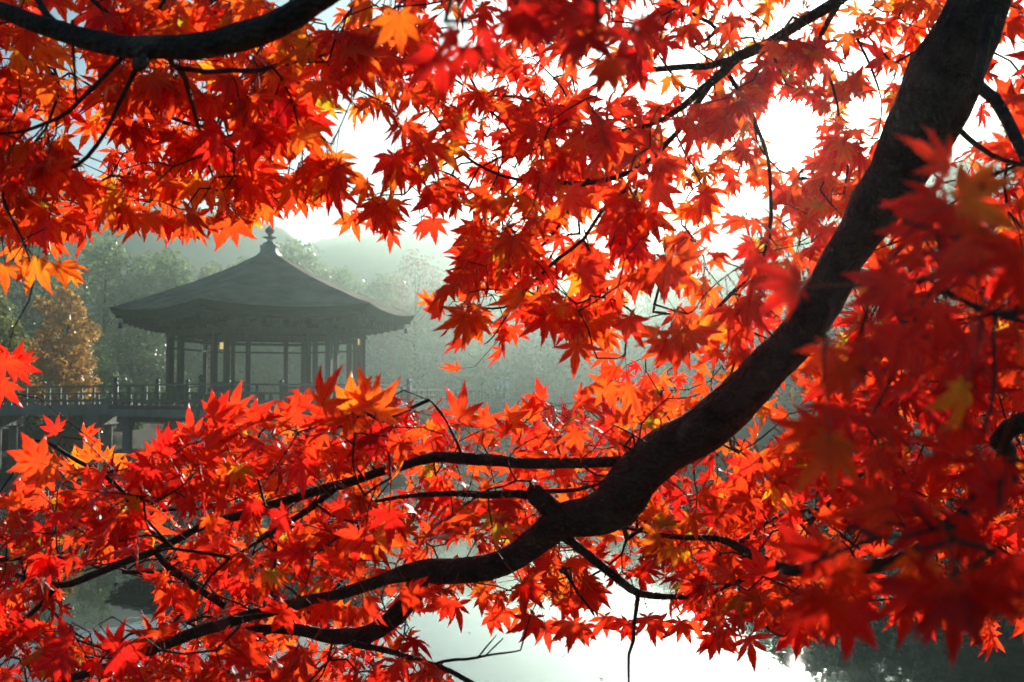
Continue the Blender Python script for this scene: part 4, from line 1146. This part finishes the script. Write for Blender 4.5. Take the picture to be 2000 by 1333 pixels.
# ---- leaves picked out one by one along the openings: px, py of the blade, pointing angle (0 right, 90 up), width px, tint
HERO = [(845, 428, -85, 92, .22), (762, 452, -95, 72, .28), (690, 425, -120, 84, .5), (636, 362, -150, 92, .45), (590, 385, -70, 78, .4), (560, 388, -95, 70, .35), (520, 400, -80, 80, .42),
        (452, 432, -80, 112, .4), (455, 420, -120, 84, .45), (385, 424, -70, 105, .5), (372, 432, -105, 92, .42), (290, 420, -90, 118, .5), (262, 430, -140, 80, .45), (205, 392, -100, 90, .4), (158, 420, -80, 92, .25), (330, 405, -60, 85, .3),
        (72, 512, -105, 128, .62), (112, 520, -20, 118, .58), (140, 530, -80, 72, .6), (100, 470, -30, 84, .5), (35, 480, -120, 92, .55), (10, 520, -95, 110, .5), (60, 445, -60, 84, .42), (22, 440, -100, 92, .4),
        (12, 700, -105, 120, .2), (22, 715, 70, 96, .15), (30, 712, -20, 90, .12), (2, 745, -95, 110, .18),
        (1128, 672, -92, 118, .42), (1205, 545, -78, 128, .35), (1300, 510, -88, 132, .38), (1322, 610, -55, 112, .4), (1160, 500, -70, 104, .32), (1230, 620, -70, 120, .2), (1185, 690, -95, 92, .3), (1075, 600, -105, 96, .15), (1110, 640, -80, 92, .12),
        (862, 604, 185, 84, .25), (842, 590, 150, 58, .55), (930, 570, 170, 70, .3), (905, 668, 205, 78, .25), (895, 720, 185, 62, .4), (978, 682, -110, 64, .25), (1040, 582, 200, 70, .85), (1005, 640, -80, 72, .25), (990, 560, 150, 78, .3), (950, 610, -110, 66, .3),
        (915, 480, -120, 84, .22), (925, 510, 200, 84, .25), (940, 450, 150, 92, .3), (905, 525, -80, 70, .3), (1040, 470, -80, 92, .3), (980, 470, -90, 96, .35),
        (630, 792, 62, 140, .35), (688, 800, 95, 128, .6), (735, 806, 50, 140, .45), (725, 790, 115, 130, .55), (898, 815, 75, 115, .28), (452, 808, 82, 112, .3), (415, 815, 60, 110, .18), (380, 852, 150, 110, .2), (310, 885, 60, 110, .22), (300, 895, 165, 96, .2),
        (80, 905, 160, 138, .35), (95, 912, 250, 120, .4), (165, 852, 20, 70, .3), (112, 842, 130, 70, .1), (210, 900, 70, 70, .6), (570, 815, 40, 110, .25), (990, 822, 20, 96, .4), (1060, 782, 160, 84, .18), (1030, 815, 70, 88, .4), (1130, 785, 10, 92, .2), (1240, 815, 70, 84, .3), (1310, 800, 110, 92, .38), (945, 826, 75, 84, .3),
        (875, 1172, -110, 110, .22), (890, 1180, -70, 90, .2), (985, 1190, -125, 92, .25), (1045, 1205, -115, 104, .2), (1065, 1220, -75, 90, .22), (1120, 1215, -100, 104, .24), (1135, 1222, -75, 92, .22), (1180, 1205, -80, 88, .25), (1265, 1205, -80, 104, .22), (1280, 1215, -60, 80, .3),
        (1395, 1240, -88, 96, .25), (1462, 1245, -75, 112, .24), (1350, 1215, -60, 80, .3), (1330, 1215, -100, 84, .25), (960, 1200, -60, 78, .2), (1090, 1215, -90, 84, .25), (1225, 1215, -110, 92, .2),
        (1730, 1000, -85, 120, .4), (1915, 215, -60, 70, .12), (1720, 235, -110, 70, .25), (1670, 150, -70, 84, .4)]
GROUPS = []         # cluster targets for the twig builder
HERO_ID = []
for (x, y, a, wpx, tint) in HERO:
    wm = 0.070 * (0.95 + 0.1 * rng.random()); d = F_PX * wm / wpx * (0.96 + 0.08 * rng.random()); s = wm / 1.85
    a = math.radians(a)
    Y = math.cos(a) * RGT + math.sin(a) * UPV + FWD * rng.normal() * 0.22
    Z = -FWD + rng.normal(size=3) * 0.28
    X_, Y, Z = frame_from(Y, Z)
    base = P(x, y, d) - Y * s * LP
    HERO_ID.append(len(LEAVES))
    try_leaf(base, Y, Z, s, tint, int(rng.integers(0, 7)) if wpx > 66 else 13 if rng.random() < 0.5 else 9, True)
    GROUPS.append((base, 0, None))

# near, out of focus leaves: px, py, depth, angle, tint
NEAR = [(880, 60, .74, -95, .02), (905, 95, .74, -60, .05), (860, 110, .78, -130, .05), (945, 70, .8, -40, .02), (1050, 40, .76, -100, .02), (1010, 20, .74, -80, .05), (1150, 70, .7, -110, .02), (1185, 120, .72, -65, .3), (1170, 40, .7, 160, .02), (1250, 40, .76, -60, .04), (1120, 30, .74, -140, .03),
        (1225, 60, .8, -100, .02), (780, 30, .85, -90, .55), (740, 60, .95, -100, .5),
        (1850, 330, .55, 150, .25), (1905, 360, .55, 60, .3), (1880, 390, .52, 20, .55), (1960, 350, .5, 120, .35), (1850, 400, .55, -150, .12), (1975, 420, .48, -60, .4), (1920, 450, .52, -100, .25), (1800, 440, .58, -170, .02), (1990, 500, .5, -120, .1), (1880, 520, .56, 170, .0),
        (1760, 560, .6, -160, .0), (1700, 600, .62, -140, .05), (1830, 600, .58, -90, .02), (1900, 640, .6, -60, .05), (1760, 650, .62, -110, .08), (1690, 680, .6, -100, .1), (1620, 680, .6, -95, .25), (1640, 720, .58, -60, .35), (1820, 690, .6, -130, .02), (1960, 680, .6, -80, .05), (1560, 560, .62, 180, .1),
        (1640, 800, .6, -110, .05), (1600, 830, .58, -150, .2), (1620, 860, .56, -85, .55), (1720, 820, .62, -60, .05), (1880, 760, .56, -110, .72), (1900, 800, .56, -70, .12), (1860, 820, .58, -130, .04), (1960, 830, .6, -100, .1),
        (1960, 980, .56, 150, .05), (1860, 950, .58, 170, .08), (1760, 960, .6, 160, .2), (1740, 990, .6, 190, .3), (1820, 1010, .58, -150, .05), (1900, 1030, .56, -120, .02), (1700, 1050, .6, -160, .1), (1640, 1080, .6, -140, .22), (1600, 1080, .62, 175, .08), (1660, 1110, .58, -90, .3),
        (1590, 1150, .56, -115, .12), (1560, 1190, .58, -60, .04), (1620, 1170, .56, -95, .2), (1650, 1190, .6, -50, .02), (1750, 1100, .58, -110, .35), (1790, 1080, .58, -80, .5), (1850, 1100, .56, -100, .05), (1870, 1140, .5, -75, .15), (1900, 1150, .5, -35, .05), (1840, 1150, .52, -140, .05), (1860, 1170, .5, -100, .1), (1960, 1100, .55, -80, .1), (1980, 1050, .6, -120, .3),
        (1780, 1150, .6, -95, .1), (1940, 900, .6, -100, .02), (1820, 900, .62, -100, .03), (1880, 880, .62, 140, .06),
        (300, 915, 1.0, -145, .0), (330, 890, 1.02, 120, .02), (620, 880, 1.05, -110, .3), (590, 905, 1.0, -80, .1), (560, 1010, .98, -150, .02), (700, 1040, .95, -100, .2), (670, 1090, .96, -140, .22), (760, 1000, .98, -90, .05), (580, 1080, 1.0, -170, .18), (500, 980, 1.0, -120, .02),
        (235, 1275, .98, -50, .0), (225, 1265, 1.0, 110, .02), (120, 1280, 1.0, -100, .03), (380, 1190, 1.0, 150, .22), (640, 1180, .95, -100, .2), (560, 1190, .98, -130, .15), (720, 1170, .98, -60, .2), (130, 1260, 1.0, 150, .05), (800, 1150, 1.0, -60, .25)]
for (x, y, d, a, tint) in NEAR:
    if x > 1680 and rng.random() < 0.3: continue
    k_ = 0.8 if d < 0.9 else 1.3
    s = (0.0215 if d < 0.9 else 0.036) * (0.85 + 0.3 * rng.random()); d = d * k_; a = math.radians(a)
    Y = math.cos(a) * RGT + math.sin(a) * UPV + FWD * rng.normal() * 0.3
    Z = -FWD + rng.normal(size=3) * 0.38
    X_, Y, Z = frame_from(Y, Z); base = P(x, y, d) - Y * s * LP
    try_leaf(base, Y, Z, s, tint, int(rng.integers(0, 7)), True)
    GROUPS.append((base, 0, None))

# ---- the rest: clusters of leaves at twig ends, region by region
# polygon, clusters per 10k px2, depth range, mean tint, tint spread, droop, leaves per cluster
REG = [
    ('upper_left', [(-70, -70), (720, -70), (720, 225), (650, 240), (660, 350), (560, 400), (480, 440), (300, 430), (180, 420), (90, 425), (0, 450), (-70, 450)], 3.9, (1.2, 2.1), .33, .17, 0.85),
    ('upper_mid', [(700, -70), (1340, -70), (1340, 300), (1200, 420), (960, 360), (800, 340), (775, 240), (720, 225)], 3.4, (1.3, 2.2), .22, .13, 0.7),
    ('mid_sparse', [(690, 270), (800, 340), (860, 330), (880, 420), (760, 470), (700, 450)], 2.4, (1.35, 1.8), .25, .12, 0.8),
    ('centre', [(900, 340), (1200, 420), (1340, 300), (1500, 330), (1530, 640), (1360, 830), (1230, 800), (1190, 730), (1090, 650), (960, 640), (900, 560), (880, 480)], 2.5, (1.3, 2.1), .28, .15, 0.75),
    ('sun', [(1340, -70), (1880, -70), (1790, 130), (1680, 400), (1520, 640), (1500, 330), (1340, 300)], 4.4, (1.4, 2.3), .28, .14, 0.6),
    ('sun_ring', [(1430, 110), (1560, 90), (1665, 110), (1670, 300), (1650, 400), (1500, 400), (1430, 300)], 2.2, (1.5, 1.8), .35, .14, 0.6),
    ('right_top', [(1940, -70), (2080, -70), (2080, 330), (1960, 330), (1900, 330), (1850, 340)], 3.2, (1.3, 2.0), .12, .1, 0.6),
    ('right', [(1700, 420), (1880, 330), (2080, 330), (2080, 1260), (1880, 1230), (1580, 1190), (1480, 1010), (1400, 860), (1550, 650)], 4.4, (1.25, 2.4), .22, .18, 0.5),
    ('right_shade', [(1720, 430), (2080, 400), (2080, 1220), (1850, 1180), (1650, 1100), (1600, 900), (1680, 700)], 0.3, (0.72, 1.15), .06, .1, 0.5),  # extra leaf layer added to shade the near leaves
    ('lower', [(-70, 980), (60, 930), (210, 905), (350, 850), (430, 800), (560, 780), (700, 760), (830, 795), (1050, 785), (1230, 800), (1400, 860), (1490, 1010), (1570, 1170), (1450, 1190), (1350, 1165), (1220, 1150),
               (1100, 1160), (980, 1160), (860, 1140), (820, 1215), (870, 1280), (930, 1400), (-70, 1400)], 4.9, (1.30, 2.3), .18, .15, 0.28),
    ('lower_back', [(-70, 1000), (300, 930), (700, 830), (1200, 840), (1400, 930), (1480, 1100), (1000, 1150), (700, 1300), (-70, 1380)], 1.6, (2.2, 2.9), .25, .15, 0.3),
]
def poly_area(p): x, y = p[:, 0], p[:, 1]; return 0.5 * abs(np.dot(x, np.roll(y, -1)) - np.dot(y, np.roll(x, -1)))
for (nm, poly, dens, dr, tm, ts, droop) in REG:
    poly = np.array(poly, float); n = int(poly_area(poly) / 1e4 * dens * 1.4)
    lo, hi = poly.min(0), poly.max(0); got = 0
    while got < n:
        x, y = lo + (hi - lo) * rng.random(2)
        if not inpoly(np.array(x), np.array(y), poly): continue
        got += 1
        if in_gap(x, y, 12) and rng.random() < 0.97: continue
        d = dr[0] + (dr[1] - dr[0]) * rng.random() ** 1.2
        near_sun = math.hypot(x - SUN_PX[0], y - SUN_PX[1])
        if near_sun < 90 and rng.random() < 0.3: continue
        GROUPS.append((P(x, y, d), 1, (tm + 0.12 * rng.normal(), ts, droop, nm)))

# ---- twigs: join every cluster to the nearest wood, thinner towards the ends
nodes = np.array(nodes); plen = np.zeros(len(nodes)); n_tr = len(nodes)
T = np.array([g[0] for g in GROUPS]); NT = len(T)
cap_n = n_tr + NT * 4 + 10
NP = np.zeros((cap_n, 3)); NP[:n_tr] = nodes; PL = np.zeros(cap_n); PAR = np.full(cap_n, -1); cnt = n_tr; ND = np.zeros((cap_n, 3)); ND[:n_tr] = np.array(node_dir)
gy, gx = np.mgrid[0:RH, 0:RW]; gap_r = in_gap(gx * RS - OX, gy * RS - OY)
def gap_at(p):
    x, y, d = proj(p); ix = np.clip(((x + OX) / RS).astype(int), 0, RW - 1); iy = np.clip(((y + OY) / RS).astype(int), 0, RH - 1)
    return gap_r[iy, ix] & (d > 0)
best = np.full(NT, 1e9); bi = np.zeros(NT, int)
def upd(i0, i1):
    for c0 in range(i0, i1, 400):
        c1 = min(i1, c0 + 400)
        df = T[:, None, :] - NP[None, c0:c1, :]; ds = np.linalg.norm(df, axis=2)
        cs_ = np.einsum('ijk,jk->ij', df, ND[c0:c1]) / (ds + 1e-6)
        dd = ds * (1 + 0.9 * np.clip(0.35 - cs_, 0, 2)) + 0.30 * PL[None, c0:c1]
        mid = (T[:, None, :] + NP[None, c0:c1, :]) * 0.5
        dd += 0.25 * gap_at(mid)
        j = dd.argmin(1); v = dd[np.arange(NT), j]
        m = v < best; best[m] = v[m]; bi[m] = j[m] + c0
upd(0, cnt)
done = np.zeros(NT, bool); END = np.zeros(NT, int)
DROP = np.zeros(NT, bool)
for _ in range(NT):
    k = int(np.where(done, 1e9, best).argmin()); done[k] = True
    if GROUPS[k][1] and np.linalg.norm(NP[bi[k]] - T[k]) > 0.24: DROP[k] = True; END[k] = -1; continue
    a = NP[bi[k]]; b = T[k]; L = np.linalg.norm(b - a)
    par = bi[k]; i0 = cnt
    ns = 1 if L < 0.03 else 2 if L < 0.07 else 3 if L < 0.14 else 4
    off = rng.normal(size=3) * L * 0.10 + np.array([0, 0, 0.05 * L])
    for q in range(1, ns + 1):
        t = q / ns
        p = a + (b - a) * t + off * math.sin(math.pi * t) + (rng.normal(size=3) * L * 0.02 if q < ns else 0)
        if cnt >= cap_n: break
        ND[cnt] = (p - NP[par]) / (np.linalg.norm(p - NP[par]) + 1e-9)
        NP[cnt] = p; PL[cnt] = PL[par] + L / ns; PAR[cnt] = par; par = cnt; cnt += 1
    END[k] = par
    upd(i0, cnt)
load = np.zeros(cnt)
load[END[END >= 0]] += 1.0
for i in range(cnt - 1, n_tr - 1, -1):
    if PAR[i] >= n_tr: load[PAR[i]] += load[i]
trad = 0.00075 * np.maximum(load, 1) ** 0.37
tw = MB()
for i in range(n_tr, cnt):
    p = PAR[i]; a, b = NP[p], NP[i]
    if np.linalg.norm(b - a) < 1e-4: continue
    r0 = trad[p] if p >= n_tr else trad[i] * 1.15
    tw.tube([a, b + (b - a) * 0.03], [min(r0, trad[i] * 1.3), trad[i]], 5, cap=False)
t_ = tw.build('twigs', M['twig'], maple, True); t_['kind'] = 'stuff'

# ---- leaves on the cluster twigs
for k, g in enumerate(GROUPS):
    if not g[1] or DROP[k]: continue
    tm, ts, droop, nm = g[2]
    e = END[k]; p1 = NP[e]; p0 = NP[PAR[e]]
    dirv = p1 - p0; Ls = np.linalg.norm(dirv) + 1e-6; dirv = dirv / Ls
    side0 = np.cross(dirv, rng.normal(size=3)); side0 /= np.linalg.norm(side0) + 1e-9
    nl = int(rng.integers(3, 7))
    for q in range(nl):
        t = 1.0 if q < 2 else max(0.0, 0.75 - 0.3 * (q - 2) + 0.2 * rng.random())
        base = p0 + (p1 - p0) * t
        sg = 1 if q % 2 else -1
        if q == 0 and rng.random() < 0.4: sg = 0
        out = dirv * (1.0 if sg == 0 else 0.55) + side0 * sg * 0.9 + rng.normal(size=3) * 0.35
        out /= np.linalg.norm(out)
        Y = out * (1 - droop * 0.6) + np.array([0, 0, -1.0]) * droop + rng.normal(size=3) * 0.18
        if nm.startswith('lower'): Z = -FWD * 0.75 + np.array([0, 0, 0.55]) + rng.normal(size=3) * 0.55
        else: Z = -FWD * 1.0 + np.array([0, 0, 0.25]) + rng.normal(size=3) * 0.5
        s = 0.031 * (0.65 + 0.7 * rng.random())
        tint = float(np.clip(tm + 0.08 + rng.normal() * ts * 0.6, -0.12, 0.75))
        if rng.random() < 0.035: tint = 0.62 + 0.25 * rng.random()
        try_leaf(base, Y, Z, s * (0.85 if nm.startswith('sun') else 1.0), tint, int(rng.integers(0, N_OK)) if rng.random() > 0.05 else 13 + int(rng.integers(0, 2)), False, 3 if nm.startswith('sun') else 1)

# ---- build: the 300 that show largest as parts, all others as one mass
leaf_meshes = []
for (V3, TT, MI, RAD, RIB) in SHAPES:
    me = bpy.data.meshes.new('leaf'); me.from_pydata(V3.tolist(), [], TT.tolist())
    me.materials.append(M['maple']); me.materials.append(M['petiole'])
    me.polygons.foreach_set('material_index', MI); me.polygons.foreach_set('use_smooth', [True] * len(TT))
    a = me.attributes.new('radial', 'FLOAT', 'POINT'); a.data.foreach_set('value', RAD)
    a = me.attributes.new('rib', 'FLOAT', 'POINT'); a.data.foreach_set('value', RIB)
    leaf_meshes.append(me)
ctr = np.array([b + f[:, 1] * s * (LP + 0.35) for b, f, s, t, h in LEAVES])
px, py, dd = proj(ctr); sz = np.array([l[2] for l in LEAVES]) / dd
face = np.array([abs(l[1][:, 2] @ ((c - CAM) / np.linalg.norm(c - CAM))) for l, c in zip(LEAVES, ctr)])
score = sz * (0.3 + face)
score[(px < 5) | (px > 1995) | (py < 5) | (py > 1328)] = -1
score[HERO_ID] += 10
order = np.argsort(-score); single = set(order[:300].tolist())
# keep out leaves the photo shows nothing of
for i in order[:300]:
    b, f, s, tint, h = LEAVES[i]
    o = bpy.data.objects.new('leaf', leaf_meshes[h]); COL.objects.link(o)
    m4 = Matrix(((f[0][0] * s, f[0][1] * s, f[0][2] * s, b[0] - TREE_LOC[0]), (f[1][0] * s, f[1][1] * s, f[1][2] * s, b[1] - TREE_LOC[1]), (f[2][0] * s, f[2][1] * s, f[2][2] * s, b[2] - TREE_LOC[2]), (0, 0, 0, 1)))
    o.parent = maple; o.matrix_basis = m4
    o.color = (tint, 0, 0, 1)
rest = [l for i, l in enumerate(LEAVES) if i not in single]
VV = []; FF = []; MM = []; A1 = []; A2 = []; A3 = []; off = 0
for b, f, s, tint, h in rest:
    V3, TT, MI, RAD, RIB = SHAPES[h]
    VV.append(b + (V3 * s) @ f.T); FF.append(TT + off); MM.append(MI); A1.append(RAD); A2.append(RIB); A3.append(np.full(len(V3), tint)); off += len(V3)
VV = np.vstack(VV) - np.array(TREE_LOC); FF = np.vstack(FF); MM = np.concatenate(MM)
me = bpy.data.meshes.new('leaves')
me.vertices.add(len(VV)); me.vertices.foreach_set('co', VV.ravel())
me.loops.add(FF.size); me.loops.foreach_set('vertex_index', FF.ravel())
me.polygons.add(len(FF)); me.polygons.foreach_set('loop_start', np.arange(len(FF)) * 3); me.polygons.foreach_set('loop_total', np.full(len(FF), 3))
me.update(calc_edges=True)
me.materials.append(M['maple']); me.materials.append(M['petiole'])
me.polygons.foreach_set('material_index', MM); me.polygons.foreach_set('use_smooth', np.ones(len(FF), bool))
for nm, arr in (('radial', A1), ('rib', A2), ('tint', A3)):
    a = me.attributes.new(nm, 'FLOAT', 'POINT'); a.data.foreach_set('value', np.concatenate(arr))
o = bpy.data.objects.new('leaves', me); COL.objects.link(o); o.parent = maple; o['kind'] = 'stuff'; o.color = (0, 0, 0, 1)
print('LEAVES', len(LEAVES), 'tris', len(FF), 'clusters', NT, 'dropped', int(DROP.sum()))
